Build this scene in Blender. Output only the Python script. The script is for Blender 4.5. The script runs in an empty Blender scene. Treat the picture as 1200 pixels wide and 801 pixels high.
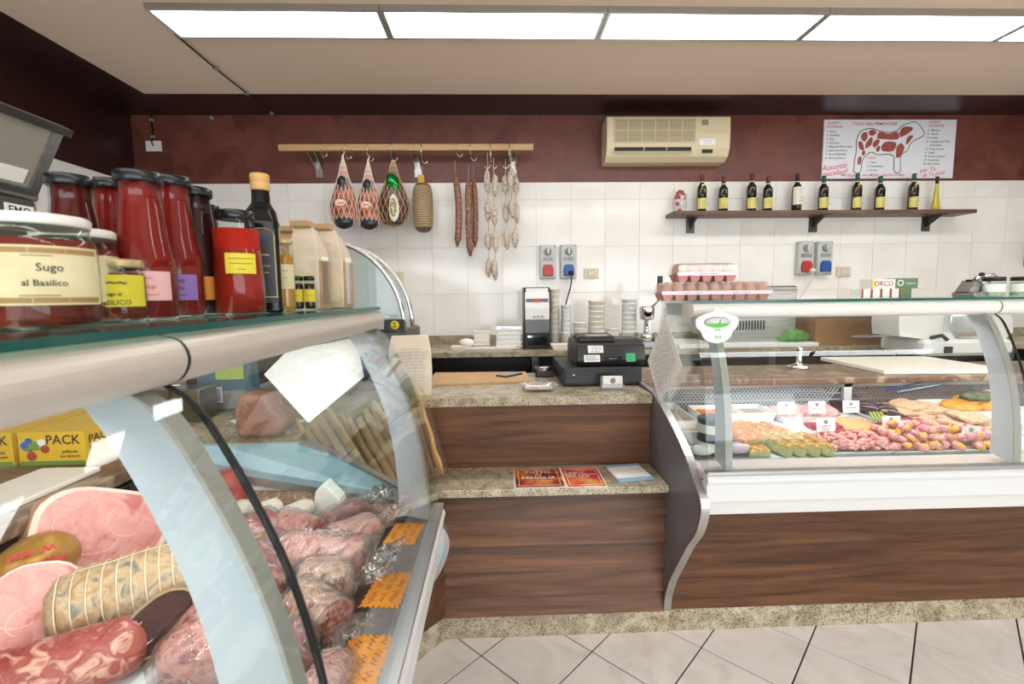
import bpy, math, random
from mathutils import Vector, Matrix, noise
SC = bpy.context.scene
COL = SC.collection
random.seed(11)
PI = math.pi

# ---------------------------------------------------------------- camera
cam_d = bpy.data.cameras.new('camera')
cam = bpy.data.objects.new('camera', cam_d); COL.objects.link(cam)
cam_d.sensor_width = 36.0; cam_d.lens = 551.0/1200*36
cam_d.clip_start = 0.02
_y, _p, _r = math.radians(1.8), math.radians(-5.6), math.radians(0.68)
_fw = Vector((math.sin(_y)*math.cos(_p), math.cos(_y)*math.cos(_p), math.sin(_p)))
_rt = Vector((math.cos(_y), -math.sin(_y), 0)); _up = _rt.cross(_fw)
_up2 = _up*math.cos(_r)+_rt*math.sin(_r); _rt2 = _rt*math.cos(_r)-_up*math.sin(_r)
_m = Matrix((_rt2, _up2, -_fw)).transposed().to_4x4(); _m.translation = (0, 0, 1.42)
cam.matrix_world = _m
cam_d.dof.use_dof = True; cam_d.dof.focus_distance = 2.3; cam_d.dof.aperture_fstop = 7.1
SC.camera = cam

# ---------------------------------------------------------------- world, light, exposure
world = bpy.data.worlds.new('overcast_sky'); SC.world = world; world.use_nodes = True
_bg = world.node_tree.nodes['Background']
_bg.inputs['Color'].default_value = (0.86, 0.93, 1.0, 1); _bg.inputs['Strength'].default_value = 1.0
def area(name, loc, rot, sx, sy, power, color=(1, 1, 1)):
    d = bpy.data.lights.new(name, 'AREA'); d.shape = 'RECTANGLE'; d.size = sx; d.size_y = sy
    d.energy = power; d.color = color
    o = bpy.data.objects.new(name, d); COL.objects.link(o); o.location = loc; o.rotation_euler = rot
    return o
area('daylight_at_shop_window', (1.0, -2.7, 1.25), (math.radians(90), 0, 0), 5.6, 1.7, 85, (0.93, 0.97, 1.0))
PANEL_EMIT = 8.0
SC.view_settings.view_transform = 'Standard'; SC.view_settings.look = 'None'
SC.view_settings.gamma = 1.0; SC.view_settings.use_curve_mapping = False
SC.view_settings.exposure = 0.54

# ---------------------------------------------------------------- materials
def hexc(h):
    h = h.lstrip('#'); out = []
    for i in (0, 2, 4):
        c = int(h[i:i+2], 16)/255
        out.append(c/12.92 if c <= 0.04045 else ((c+0.055)/1.055)**2.4)
    return (*out, 1)
MATS = {}
def mat(name, col, rough=0.5, metal=0.0, col2=None, ns=20.0, ramp=(0.35, 0.65), det=4.0, bump=0.0, bs=None,
        stretch=(1, 1, 1), coat=0.0, sss=0.0, emit=None, rand=False, dist=0.0, kind='noise', spec=None, col3=None, trans=0.0):
    if name in MATS: return MATS[name]
    m = bpy.data.materials.new(name); m.use_nodes = True; MATS[name] = m
    nt = m.node_tree; N = nt.nodes; L = nt.links; b = N['Principled BSDF']
    b.inputs['Roughness'].default_value = rough; b.inputs['Metallic'].default_value = metal
    b.inputs['Base Color'].default_value = hexc(col)
    if spec is not None: b.inputs['Specular IOR Level'].default_value = spec
    if coat: b.inputs['Coat Weight'].default_value = coat; b.inputs['Coat Roughness'].default_value = 0.08
    if sss:
        b.inputs['Subsurface Weight'].default_value = sss; b.inputs['Subsurface Radius'].default_value = (0.02, 0.008, 0.005)
        b.inputs['Subsurface Scale'].default_value = 0.3
    if emit: b.inputs['Emission Color'].default_value = hexc(col); b.inputs['Emission Strength'].default_value = emit
    if trans: b.inputs['Transmission Weight'].default_value = trans
    vec = None
    if col2 or bump:
        tc = N.new('ShaderNodeTexCoord'); mp = N.new('ShaderNodeMapping'); mp.inputs['Scale'].default_value = stretch
        L.new(tc.outputs['Object'], mp.inputs['Vector']); vec = mp.outputs['Vector']
        if rand:
            oi = N.new('ShaderNodeObjectInfo'); sc_ = N.new('ShaderNodeVectorMath'); sc_.operation = 'SCALE'
            cx = N.new('ShaderNodeCombineXYZ')
            for k in 'XYZ': L.new(oi.outputs['Random'], cx.inputs[k])
            L.new(cx.outputs[0], sc_.inputs[0]); sc_.inputs['Scale'].default_value = 37.0
            L.new(sc_.outputs[0], mp.inputs['Location'])
    if col2:
        if kind == 'voronoi':
            t = N.new('ShaderNodeTexVoronoi'); t.inputs['Scale'].default_value = ns; o = t.outputs['Distance']
        else:
            t = N.new('ShaderNodeTexNoise'); t.inputs['Scale'].default_value = ns; t.inputs['Detail'].default_value = det
            t.inputs['Distortion'].default_value = dist; o = t.outputs['Fac']
        L.new(vec, t.inputs['Vector'])
        r = N.new('ShaderNodeValToRGB'); r.color_ramp.elements[0].position = ramp[0]; r.color_ramp.elements[1].position = ramp[1]
        r.color_ramp.elements[0].color = hexc(col); r.color_ramp.elements[1].color = hexc(col2)
        if col3:
            e = r.color_ramp.elements.new((ramp[0]+ramp[1])/2); e.color = hexc(col3)
        L.new(o, r.inputs['Fac']); L.new(r.outputs['Color'], b.inputs['Base Color'])
    if bump:
        t2 = N.new('ShaderNodeTexNoise'); t2.inputs['Scale'].default_value = bs or ns; t2.inputs['Detail'].default_value = 3
        L.new(vec, t2.inputs['Vector']); bp = N.new('ShaderNodeBump'); bp.inputs['Strength'].default_value = bump
        bp.inputs['Distance'].default_value = 0.01
        L.new(t2.outputs['Fac'], bp.inputs['Height']); L.new(bp.outputs['Normal'], b.inputs['Normal'])
    return m
def glass(name, tint='ffffff', ior=1.45, rough=0.0, extra=0.0, bump=0.0, bs=30.0, haze=0.0):
    """thin see-through sheet: clear transmission plus Fresnel reflection"""
    if name in MATS: return MATS[name]
    m = bpy.data.materials.new(name); m.use_nodes = True; MATS[name] = m
    nt = m.node_tree; N = nt.nodes; L = nt.links
    N.remove(N['Principled BSDF']); out = N['Material Output']
    tr = N.new('ShaderNodeBsdfTransparent'); tr.inputs['Color'].default_value = hexc(tint)
    gl = N.new('ShaderNodeBsdfGlossy'); gl.inputs['Roughness'].default_value = rough
    fr = N.new('ShaderNodeFresnel')
    # both faces of a sheet reflect alike: the node inverts the index on back faces, so hand it the inverse there
    ge = N.new('ShaderNodeNewGeometry'); mr = N.new('ShaderNodeMapRange')
    mr.inputs['To Min'].default_value = ior; mr.inputs['To Max'].default_value = 1/ior
    L.new(ge.outputs['Backfacing'], mr.inputs['Value']); L.new(mr.outputs['Result'], fr.inputs['IOR'])
    if bump:
        tc = N.new('ShaderNodeTexCoord'); t2 = N.new('ShaderNodeTexNoise'); t2.inputs['Scale'].default_value = bs
        t2.inputs['Detail'].default_value = 3; t2.inputs['Distortion'].default_value = 1.2
        L.new(tc.outputs['Object'], t2.inputs['Vector'])
        bp = N.new('ShaderNodeBump'); bp.inputs['Strength'].default_value = bump; bp.inputs['Distance'].default_value = 0.02
        L.new(t2.outputs['Fac'], bp.inputs['Height'])
        L.new(bp.outputs['Normal'], gl.inputs['Normal']); L.new(bp.outputs['Normal'], fr.inputs['Normal'])
    fac = fr.outputs['Fac']
    if extra:
        ad = N.new('ShaderNodeMath'); ad.operation = 'ADD'; ad.use_clamp = True; ad.inputs[1].default_value = extra
        L.new(fac, ad.inputs[0]); fac = ad.outputs[0]
    base = tr.outputs[0]
    if haze:
        df = N.new('ShaderNodeBsdfDiffuse'); df.inputs['Color'].default_value = (0.85, 0.87, 0.88, 1)
        mh = N.new('ShaderNodeMixShader'); mh.inputs[0].default_value = haze
        L.new(tr.outputs[0], mh.inputs[1]); L.new(df.outputs[0], mh.inputs[2]); base = mh.outputs[0]
    mx = N.new('ShaderNodeMixShader'); L.new(fac, mx.inputs[0]); L.new(base, mx.inputs[1]); L.new(gl.outputs[0], mx.inputs[2])
    L.new(mx.outputs[0], out.inputs['Surface'])
    return m
def granite():
    m = bpy.data.materials.new('granite'); m.use_nodes = True; MATS['granite'] = m
    nt = m.node_tree; N = nt.nodes; L = nt.links; b = N['Principled BSDF']; b.inputs['Roughness'].default_value = 0.18
    tc = N.new('ShaderNodeTexCoord')
    n1 = N.new('ShaderNodeTexNoise'); n1.inputs['Scale'].default_value = 9; n1.inputs['Detail'].default_value = 6; n1.inputs['Distortion'].default_value = 1.5
    n2 = N.new('ShaderNodeTexNoise'); n2.inputs['Scale'].default_value = 160; n2.inputs['Detail'].default_value = 4
    n3 = N.new('ShaderNodeTexVoronoi'); n3.inputs['Scale'].default_value = 130
    for n in (n1, n2, n3): L.new(tc.outputs['Object'], n.inputs['Vector'])
    r1 = N.new('ShaderNodeValToRGB'); e = r1.color_ramp.elements
    e[0].position = .3; e[0].color = hexc('8f8168'); e[1].position = .7; e[1].color = hexc('cbbfa6'); x = e.new(.5); x.color = hexc('b3a68c')
    r2 = N.new('ShaderNodeValToRGB'); e = r2.color_ramp.elements
    e[0].position = .33; e[0].color = hexc('6b6152'); e[1].position = .5; e[1].color = (1, 1, 1, 1)
    r3 = N.new('ShaderNodeValToRGB'); e = r3.color_ramp.elements
    e[0].position = .10; e[0].color = hexc('857a69'); e[1].position = .24; e[1].color = (1, 1, 1, 1)
    L.new(n1.outputs['Fac'], r1.inputs['Fac']); L.new(n2.outputs['Fac'], r2.inputs['Fac']); L.new(n3.outputs['Distance'], r3.inputs['Fac'])
    m1 = N.new('ShaderNodeMix'); m1.data_type = 'RGBA'; m1.blend_type = 'MULTIPLY'; m1.inputs['Factor'].default_value = 0.85
    m2 = N.new('ShaderNodeMix'); m2.data_type = 'RGBA'; m2.blend_type = 'MULTIPLY'; m2.inputs['Factor'].default_value = 0.6
    L.new(r1.outputs[0], m1.inputs['A']); L.new(r2.outputs[0], m1.inputs['B'])
    L.new(m1.outputs['Result'], m2.inputs['A']); L.new(r3.outputs[0], m2.inputs['B']); L.new(m2.outputs['Result'], b.inputs['Base Color'])
    return m
def walnut(name='walnut', c=('432b1c', '63422d', '7d583c')):
    m = bpy.data.materials.new(name); m.use_nodes = True; MATS[name] = m
    nt = m.node_tree; N = nt.nodes; L = nt.links; b = N['Principled BSDF']; b.inputs['Roughness'].default_value = 0.42; b.inputs['Specular IOR Level'].default_value = 0.28
    tc = N.new('ShaderNodeTexCoord'); mp = N.new('ShaderNodeMapping'); mp.inputs['Scale'].default_value = (0.6, 7, 9)
    oi = N.new('ShaderNodeObjectInfo'); cx = N.new('ShaderNodeCombineXYZ'); ml = N.new('ShaderNodeMath'); ml.operation = 'MULTIPLY'; ml.inputs[1].default_value = 61
    L.new(oi.outputs['Random'], ml.inputs[0])
    for k in 'XYZ': L.new(ml.outputs[0], cx.inputs[k])
    L.new(tc.outputs['Object'], mp.inputs['Vector']); L.new(cx.outputs[0], mp.inputs['Location'])
    n1 = N.new('ShaderNodeTexNoise'); n1.inputs['Scale'].default_value = 1.6; n1.inputs['Detail'].default_value = 8; n1.inputs['Distortion'].default_value = 1.8
    n2 = N.new('ShaderNodeTexNoise'); n2.inputs['Scale'].default_value = 14; n2.inputs['Detail'].default_value = 6
    L.new(mp.outputs[0], n1.inputs['Vector']); L.new(mp.outputs[0], n2.inputs['Vector'])
    r = N.new('ShaderNodeValToRGB'); e = r.color_ramp.elements
    e[0].position = .3; e[0].color = hexc(c[0]); e[1].position = .72; e[1].color = hexc(c[2]); x = e.new(.5); x.color = hexc(c[1])
    mx = N.new('ShaderNodeMath'); mx.operation = 'MULTIPLY_ADD'; mx.inputs[1].default_value = 0.3
    sb = N.new('ShaderNodeMath'); sb.operation = 'MULTIPLY'; sb.inputs[1].default_value = 0.72
    L.new(n1.outputs['Fac'], sb.inputs[0]); L.new(n2.outputs['Fac'], mx.inputs[0]); L.new(sb.outputs[0], mx.inputs[2])
    hs = N.new('ShaderNodeHueSaturation'); vr = N.new('ShaderNodeMapRange'); vr.inputs['To Min'].default_value = .76; vr.inputs['To Max'].default_value = 1.28
    L.new(oi.outputs['Random'], vr.inputs['Value']); L.new(vr.outputs[0], hs.inputs['Value'])
    L.new(mx.outputs[0], r.inputs['Fac']); L.new(r.outputs[0], hs.inputs['Color']); L.new(hs.outputs[0], b.inputs['Base Color'])
    return m
def stucco():
    m = bpy.data.materials.new('red_stucco'); m.use_nodes = True; MATS['red_stucco'] = m
    nt = m.node_tree; N = nt.nodes; L = nt.links; b = N['Principled BSDF']
    tc = N.new('ShaderNodeTexCoord')
    nw = N.new('ShaderNodeTexNoise'); nw.inputs['Scale'].default_value = 2.5; nw.inputs['Detail'].default_value = 3
    ad = N.new('ShaderNodeMixRGB'); ad.inputs[0].default_value = 0.25
    L.new(tc.outputs['Object'], nw.inputs['Vector']); L.new(tc.outputs['Object'], ad.inputs[1]); L.new(nw.outputs['Color'], ad.inputs[2])
    v = N.new('ShaderNodeTexVoronoi'); v.inputs['Scale'].default_value = 5.5; L.new(ad.outputs[0], v.inputs['Vector'])
    n = N.new('ShaderNodeTexNoise'); n.inputs['Scale'].default_value = 7; n.inputs['Detail'].default_value = 6; L.new(tc.outputs['Object'], n.inputs['Vector'])
    sx = N.new('ShaderNodeSeparateColor'); L.new(v.outputs['Color'], sx.inputs[0])
    av = N.new('ShaderNodeMath'); av.operation = 'MULTIPLY_ADD'; av.inputs[1].default_value = 0.28
    hv = N.new('ShaderNodeMath'); hv.operation = 'MULTIPLY'; hv.inputs[1].default_value = 0.72
    L.new(n.outputs['Fac'], hv.inputs[0]); L.new(sx.outputs[0], av.inputs[0]); L.new(hv.outputs[0], av.inputs[2])
    r = N.new('ShaderNodeValToRGB'); e = r.color_ramp.elements
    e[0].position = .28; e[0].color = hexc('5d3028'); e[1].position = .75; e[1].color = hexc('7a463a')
    L.new(av.outputs[0], r.inputs['Fac']); L.new(r.outputs[0], b.inputs['Base Color'])
    rr = N.new('ShaderNodeMapRange'); rr.inputs['To Min'].default_value = 0.3; rr.inputs['To Max'].default_value = 0.55
    L.new(av.outputs[0], rr.inputs['Value']); L.new(rr.outputs[0], b.inputs['Roughness'])
    return m
granite(); walnut(); stucco()
walnut('shelf_wood', ('4a382d', '6b5141', '7f6350'))
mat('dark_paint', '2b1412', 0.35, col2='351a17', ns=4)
mat('ceiling_paint', 'd8c3b0', 0.8)
mat('wall_tile', 'f3f1ec', 0.1, col2='ebe7e0', ns=3, rand=True)
mat('grout', 'd9d4cb', 0.8)
mat('floor_tile', 'f2ede8', 0.22, col2='e3dbd3', ns=3.5, dist=2.5, det=6, ramp=(.45, .75), rand=True)
mat('floor_grout', '2e2b2b', 0.8)
mat('white_paint', 'e8e6e2', 0.6)
mat('pale_enamel', 'cfcdca', 0.3)
mat('alu', 'b9b9b9', 0.32, 1.0)
mat('steel', 'a9a8a6', 0.28, 1.0, col2='9a9997', ns=6, stretch=(1, 12, 12))
mat('dark_steel', '5f5d5b', 0.4, 1.0)
mat('chrome', 'd8d8d8', 0.08, 1.0)
mat('champagne', 'c2b9ae', 0.36, 0.3); mat('post_edge', 'a39f97', .45)
mat('grey_laminate', '77757a', 0.35, 0.2)
mat('case_white', 'cfd0cf', 0.3)
mat('case_blue', 'b4cdd6', 0.3)
mat('ledge_grey', '77787b', 0.35)
mat('black', '0d0d0e', 0.35)
mat('rubber', '111113', 0.5)
mat('white_plastic', 'ebe9e4', 0.3)
mat('cream_plastic', 'd9cba6', 0.4)
mat('paper', 'f1efeb', 0.7)
mat('kraft', 'b08a5c', 0.8, col2='a57f52', ns=30)
mat('cardboard', 'a97c52', 0.85, col2='9c7047', ns=14)
mat('lamp', 'ffffff', 0.5, emit=PANEL_EMIT)
glass('clear_glass', 'f2faf8', 1.45)
glass('pane_glass', 'f6faf9', 1.42)
glass('shelf_glass', 'd5efe8', 1.5)
mat('glass_edge', '0f4a44', 0.15)
glass('film', 'fbfbfb', 1.45, rough=0.09, extra=0.07, bump=1.0, bs=30, haze=0.04)
glass('clear_plastic', 'fafafa', 1.4, rough=0.06, extra=0.03, haze=0.12)
glass('bag_film', 'fffdf6', 1.35, rough=0.14, extra=0.01, bump=0.6, bs=28, haze=0.02)

# ---------------------------------------------------------------- mesh helpers
def crom(pts, n=6):
    out = []
    for i in range(len(pts)-1):
        p0 = pts[max(i-1, 0)]; p1 = pts[i]; p2 = pts[i+1]; p3 = pts[min(i+2, len(pts)-1)]
        for k in range(n):
            t = k/n
            out.append(tuple(0.5*((2*b)+(-a+c)*t+(2*a-5*b+4*c-d)*t*t+(-a+3*b-3*c+d)*t**3) for a, b, c, d in zip(p0, p1, p2, p3)))
    out.append(tuple(pts[-1])); return out
class B:
    def __init__(s): s.v = []; s.f = []; s.m = []; s.sm = []
    def face(s, idx, mi=0, sm=False): s.f.append(tuple(idx)); s.m.append(mi); s.sm.append(sm)
    def box(s, x0, x1, y0, y1, z0, z1, mi=0):
        n = len(s.v); s.v += [(x, y, z) for z in (z0, z1) for y in (y0, y1) for x in (x0, x1)]
        for q in ((0, 2, 3, 1), (4, 5, 7, 6), (0, 1, 5, 4), (2, 6, 7, 3), (0, 4, 6, 2), (1, 3, 7, 5)): s.face([n+i for i in q], mi)
        return s
    def cbox(s, x0, x1, y0, y1, z0, z1, c=0.004, mi=0):
        """box with chamfered vertical and top edges"""
        def ring(i, z):
            return [(x0+i+c, y0+i, z), (x1-i-c, y0+i, z), (x1-i, y0+i+c, z), (x1-i, y1-i-c, z), (x1-i-c, y1-i, z), (x0+i+c, y1-i, z), (x0+i, y1-i-c, z), (x0+i, y0+i+c, z)]
        return s.loft([ring(c, z0), ring(0, z0+c), ring(0, z1-c), ring(c, z1)], True, True, mi)
    def loft(s, rings, cap0=True, cap1=True, mi=0, sm=False, closed=True):
        n = len(s.v); k = len(rings[0])
        for r in rings: s.v += [tuple(p) for p in r]
        for j in range(len(rings)-1):
            for i in range(k if closed else k-1):
                a = n+j*k+i; b = n+j*k+(i+1) % k
                s.face((a, b, b+k, a+k), mi, sm)
        if cap0: s.face([n+i for i in range(k)][::-1], mi)
        if cap1: s.face([n+(len(rings)-1)*k+i for i in range(k)], mi)
        return s
    def prism(s, poly, a, b, ax='x', mi=0, sm=False):
        f = {'x': lambda u, w, t: (t, u, w), 'y': lambda u, w, t: (u, t, w), 'z': lambda u, w, t: (u, w, t)}[ax]
        return s.loft([[f(u, w, a) for u, w in poly], [f(u, w, b) for u, w in poly]], True, True, mi, sm)
    def lathe(s, prof, c=(0, 0, 0), seg=20, mi=0, cap=True, sm=True, sq=1.0):
        rings = []
        for r, z in prof:
            rings.append([(c[0]+r*math.cos(2*PI*i/seg), c[1]+r*sq*math.sin(2*PI*i/seg), c[2]+z) for i in range(seg)])
        return s.loft(rings, cap and prof[0][0] > 1e-5, cap and prof[-1][0] > 1e-5, mi, sm)
    def tube(s, pts, r, seg=8, mi=0, sm=True, cap=True):
        pts = [Vector(p) for p in pts]; rings = []
        rr = r if isinstance(r, (list, tuple)) else [r]*len(pts)
        up = None
        for i, p in enumerate(pts):
            t = (pts[min(i+1, len(pts)-1)]-pts[max(i-1, 0)])
            t = t.normalized() if t.length > 1e-9 else Vector((0, 0, 1))
            if up is None: up = Vector((0, 0, 1)) if abs(t.z) < .9 else Vector((1, 0, 0))
            a = t.cross(up); a = a.normalized() if a.length > 1e-6 else t.orthogonal().normalized(); b = a.cross(t).normalized(); up = b
            rings.append([p+a*(rr[i]*math.cos(2*PI*k/seg))+b*(rr[i]*math.sin(2*PI*k/seg)) for k in range(seg)])
        return s.loft(rings, cap, cap, mi, sm)
    def ell(s, c, r, seg=12, rings=8, mi=0, rot=None, nz=0.0, ns=8.0, seed=0.0, pw=1.0):
        n = len(s.v); vs = []
        for j in range(rings+1):
            th = PI*j/rings
            for i in range(seg):
                ph = 2*PI*i/seg
                def sp(x): return math.copysign(abs(x)**pw, x)
                p = Vector((sp(math.sin(th)*math.cos(ph))*r[0], sp(math.sin(th)*math.sin(ph))*r[1], sp(math.cos(th))*r[2]))
                if nz: p *= 1+nz*noise.noise(Vector((p.x*ns+seed, p.y*ns-seed, p.z*ns+seed*.7)))
                if rot: p = rot @ p
                vs.append((c[0]+p.x, c[1]+p.y, c[2]+p.z))
        s.v += vs
        for j in range(rings):
            for i in range(seg):
                a = n+j*seg+i; b = n+j*seg+(i+1) % seg
                s.face((a, a+seg, b+seg, b), mi, True)
        return s
    def xf(s, M):
        s.v = [tuple(M @ Vector(p)) for p in s.v]; return s
    def mesh(s, name, mats):
        me = bpy.data.meshes.new(name); me.from_pydata([tuple(p) for p in s.v], [], s.f)
        for m in (mats if isinstance(mats, (list, tuple)) else [mats]): me.materials.append(MATS[m] if isinstance(m, str) else m)
        me.polygons.foreach_set('material_index', s.m); me.polygons.foreach_set('use_smooth', s.sm)
        me.update(); return me
    def obj(s, name, mats, parent=None, loc=None, rot=None, w=False, bev=0.0, solid=0.0, label=None, kind=None):
        if w and parent is not None:
            o0 = parent.matrix_basis.inverted()
            if parent.parent: o0 = o0 @ parent.parent.matrix_basis.inverted()
            s.v = [tuple(o0 @ Vector(p)) for p in s.v]
        o = bpy.data.objects.new(name, s.mesh(name, mats)); COL.objects.link(o)
        if parent: o.parent = parent
        if loc is not None: o.location = loc
        if rot is not None: o.rotation_euler = rot
        if solid:
            md = o.modifiers.new('s', 'SOLIDIFY'); md.thickness = solid; md.offset = 0
        if bev:
            md = o.modifiers.new('b', 'BEVEL'); md.width = bev; md.segments = 2; md.limit_method = 'ANGLE'
        if label: o['label'] = label
        if kind: o['kind'] = kind
        return o
def tag(o, label=None, cat=None, group=None, kind=None):
    if label: o['label'] = label
    if cat: o['category'] = cat
    if group: o['group'] = group
    if kind: o['kind'] = kind
    return o
def thing(name, label, cat, loc=(0, 0, 0), rz=0.0, group=None, rot=None):
    o = bpy.data.objects.new(name, None); COL.objects.link(o); o.empty_display_size = 0.05
    o.location = loc; o.rotation_euler = rot or (0, 0, rz)
    return tag(o, label, cat, group)
def single(b, name, mats, label, cat, loc=(0, 0, 0), rot=None, group=None, bev=0.0, kind=None):
    """a thing made of one mesh; b is in local coordinates"""
    return tag(b.obj(name, mats, None, loc, rot, bev=bev), label, cat, group, kind)
def dup(root, loc, rz=None, label=None, group=None, rot=None):
    r = root.copy(); COL.objects.link(r); r.location = loc
    if rot is not None: r.rotation_euler = rot
    elif rz is not None: r.rotation_euler = (0, 0, rz)
    if label: r['label'] = label
    if group: r['group'] = group
    for ch in list(root.children):
        c = ch.copy(); COL.objects.link(c); c.parent = r
        for g in list(ch.children):
            d = g.copy(); COL.objects.link(d); d.parent = c
    return r
_TXT = {}
def text_verts(s, size, align='CENTER', bold=0.0):
    """flat glyph outlines of a string: vertices in the xy plane and faces"""
    k = (s, align, bold)
    if k not in _TXT:
        c = bpy.data.curves.new('t', 'FONT'); c.body = s; c.size = 1.0; c.align_x = align; c.align_y = 'CENTER'
        c.resolution_u = 2; c.offset = bold
        o = bpy.data.objects.new('t', c); COL.objects.link(o)
        me = bpy.data.meshes.new_from_object(o.evaluated_get(bpy.context.evaluated_depsgraph_get()))
        _TXT[k] = ([tuple(v.co) for v in me.vertices], [tuple(p.vertices) for p in me.polygons])
        bpy.data.objects.remove(o); bpy.data.curves.remove(c); bpy.data.meshes.remove(me)
    V, Fc = _TXT[k]
    return [(x*size, y*size, 0) for x, y, _ in V], Fc
def lettering(lines, material, parent, M, bend=0.0, name='lettering', label=None):
    """lines: (string, x, y, size[, align]) laid in a local plane (x right, y up), placed by matrix M in the parent's frame.
    bend = radius of the cylinder the print wraps round (axis = local y, the plane touches it at its front)"""
    b = B()
    for ln in lines:
        s_, x, y, size = ln[:4]; al = ln[4] if len(ln) > 4 else 'CENTER'
        vs, fs = text_verts(s_, size, al, 0.012)
        n = len(b.v)
        for (a, c, _) in vs:
            px, py, pz = a+x, c+y, 0.0
            if bend: an = px/bend; px, pz = bend*math.sin(an), bend*(math.cos(an)-1)
            b.v.append(tuple(M @ Vector((px, py, pz))))
        for f in fs: b.face([n+i for i in f])
    return b.obj(name, material, parent, kind='stuff', label=label)
def scribble(parent, material, M, w, h, rows, seed=0, t=0.0012, name='handwriting', x0=None):
    if not rows: return None
    """rows of hand-drawn strokes, too blurred in the photograph to read"""
    rnd = random.Random(seed); b = B()
    for r in range(rows):
        y = h*(0.5-(r+0.5)/rows); L_ = w*rnd.uniform(.6, .95); x = -L_/2 if x0 is None else x0
        end = x+L_
        while x < end:
            wl = h/rows*rnd.uniform(1.0, 2.4); pts = []; k = max(3, int(wl/(h/rows)*4)); a = h/rows*.33
            for i in range(k):
                pts.append(Vector((x+wl*i/k*.85, y+(a if i % 2 else -a)*rnd.uniform(.4, 1), 0)))
            for p, q in zip(pts, pts[1:]):
                d = (q-p); nrm = Vector((-d.y, d.x, 0)); nrm = nrm.normalized()*t/2 if nrm.length else nrm
                n = len(b.v); b.v += [tuple(M @ v) for v in (p-nrm, p+nrm, q+nrm, q-nrm)]; b.face((n, n+1, n+2, n+3))
            x += wl
    return b.obj(name, material, parent, kind='stuff')
FRONT = Matrix(((1, 0, 0, 0), (0, 0, -1, 0), (0, 1, 0, 0), (0, 0, 0, 1)))   # a plane facing -Y: x stays right, y goes up
def at(x, y, z, R=None): return Matrix.Translation((x, y, z)) @ (R if R is not None else FRONT)
def RZ(a): return Matrix.Rotation(a, 4, 'Z')
def RX(a): return Matrix.Rotation(a, 4, 'X')
def RY(a): return Matrix.Rotation(a, 4, 'Y')

# ================================================================ SETTING
XL, XR, YB, YF, ZC = -2.88, 4.9, 3.98, -2.4, 2.885
ZT = 2.346                                            # where the white tiles end and the red plaster starts
# floor: slab, dark grout bed, square tiles laid on the diagonal
floor = tag(B().box(XL-.1, XR+.1, YF-.6, YB+.1, -0.2, -0.006).obj('floor', 'floor_tile'), kind='structure')
B().box(-1.4, 3.9, -1.2, 2.2, -0.006, -0.0035).obj('grout_bed', 'floor_grout', floor)
def tile_mesh(w, h, d, c, material, name='tile'):
    b = B(); o = [(-w/2, -h/2), (w/2, -h/2), (w/2, h/2), (-w/2, h/2)]; i = [(x*(1-2*c/w), y*(1-2*c/h)) for x, y in o]
    b.v = [(x, y, 0) for x, y in o]+[(x, y, d-c) for x, y in o]+[(x, y, d) for x, y in i]
    for k in range(4):
        j = (k+1) % 4; b.face((k, j, 4+j, 4+k)); b.face((4+k, 4+j, 8+j, 8+k))
    b.face((8, 9, 10, 11)); return b.mesh(name, material)
PT = 0.3135
ftm = tile_mesh(PT-.006, PT-.006, .0045, .0008, 'floor_tile')
for i in range(-14, 14):
    for j in range(-14, 14):
        u = 1.80+(i+.5)*PT; v = -0.664+(j+.5)*PT       # u along (1,1), v along (1,-1)
        x, y = (u+v)/2**.5, (u-v)/2**.5
        if -1.25 < x < 3.7 and -1.0 < y < 2.2:
            o = bpy.data.objects.new('tile', ftm); COL.objects.link(o); o.parent = floor
            o.location = (x, y, -.0042); o.rotation_euler = (0, 0, PI/4)
# walls
wall_back = tag(B().box(XL-.1, XR+.1, YB, YB+.2, 0, 3.1).obj('wall_back', 'red_stucco'), kind='structure')
B().box(XL, XR, YB-.006, YB, .0, ZT).obj('grout_bed', 'grout', wall_back)
PWX, PWZ = 0.288, 0.383
wtm = tile_mesh(PWX-.0018, PWZ-.0018, .008, .0008, 'wall_tile'); wtm_t = tile_mesh(PWX-.0018, ZT-2.207-.0018, .008, .0008, 'wall_tile')
def wall_tiles(parent, ks, org, rot, axis):
    for k in ks:
        for r in range(5):
            z = 2.207-PWZ*(r-.5) if r else (2.207+ZT)/2
            if z < .8: continue
            o = bpy.data.objects.new('tile', wtm if r else wtm_t); COL.objects.link(o); o.parent = parent; o.rotation_euler = rot
            o.location = (1.49+PWX*(k+.5), org, z) if axis == 'x' else (org, k, z)
wall_tiles(wall_back, range(-15, 11), YB-.004, (PI/2, 0, 0), 'x')
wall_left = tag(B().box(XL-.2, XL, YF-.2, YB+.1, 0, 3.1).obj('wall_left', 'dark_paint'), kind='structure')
B().box(XL, XL+.006, YF, YB-.006, 0, ZT).obj('grout_bed', 'grout', wall_left)
wall_tiles(wall_left, [3.83-PWX*i for i in range(12)], XL+.004, (PI/2, 0, PI/2), 'y')
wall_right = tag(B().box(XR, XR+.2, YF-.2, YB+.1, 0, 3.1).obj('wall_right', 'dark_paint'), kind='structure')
B().box(XR-.01, XR, YF, YB, 0, ZT).obj('tile_band', 'wall_tile', wall_right)
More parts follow.
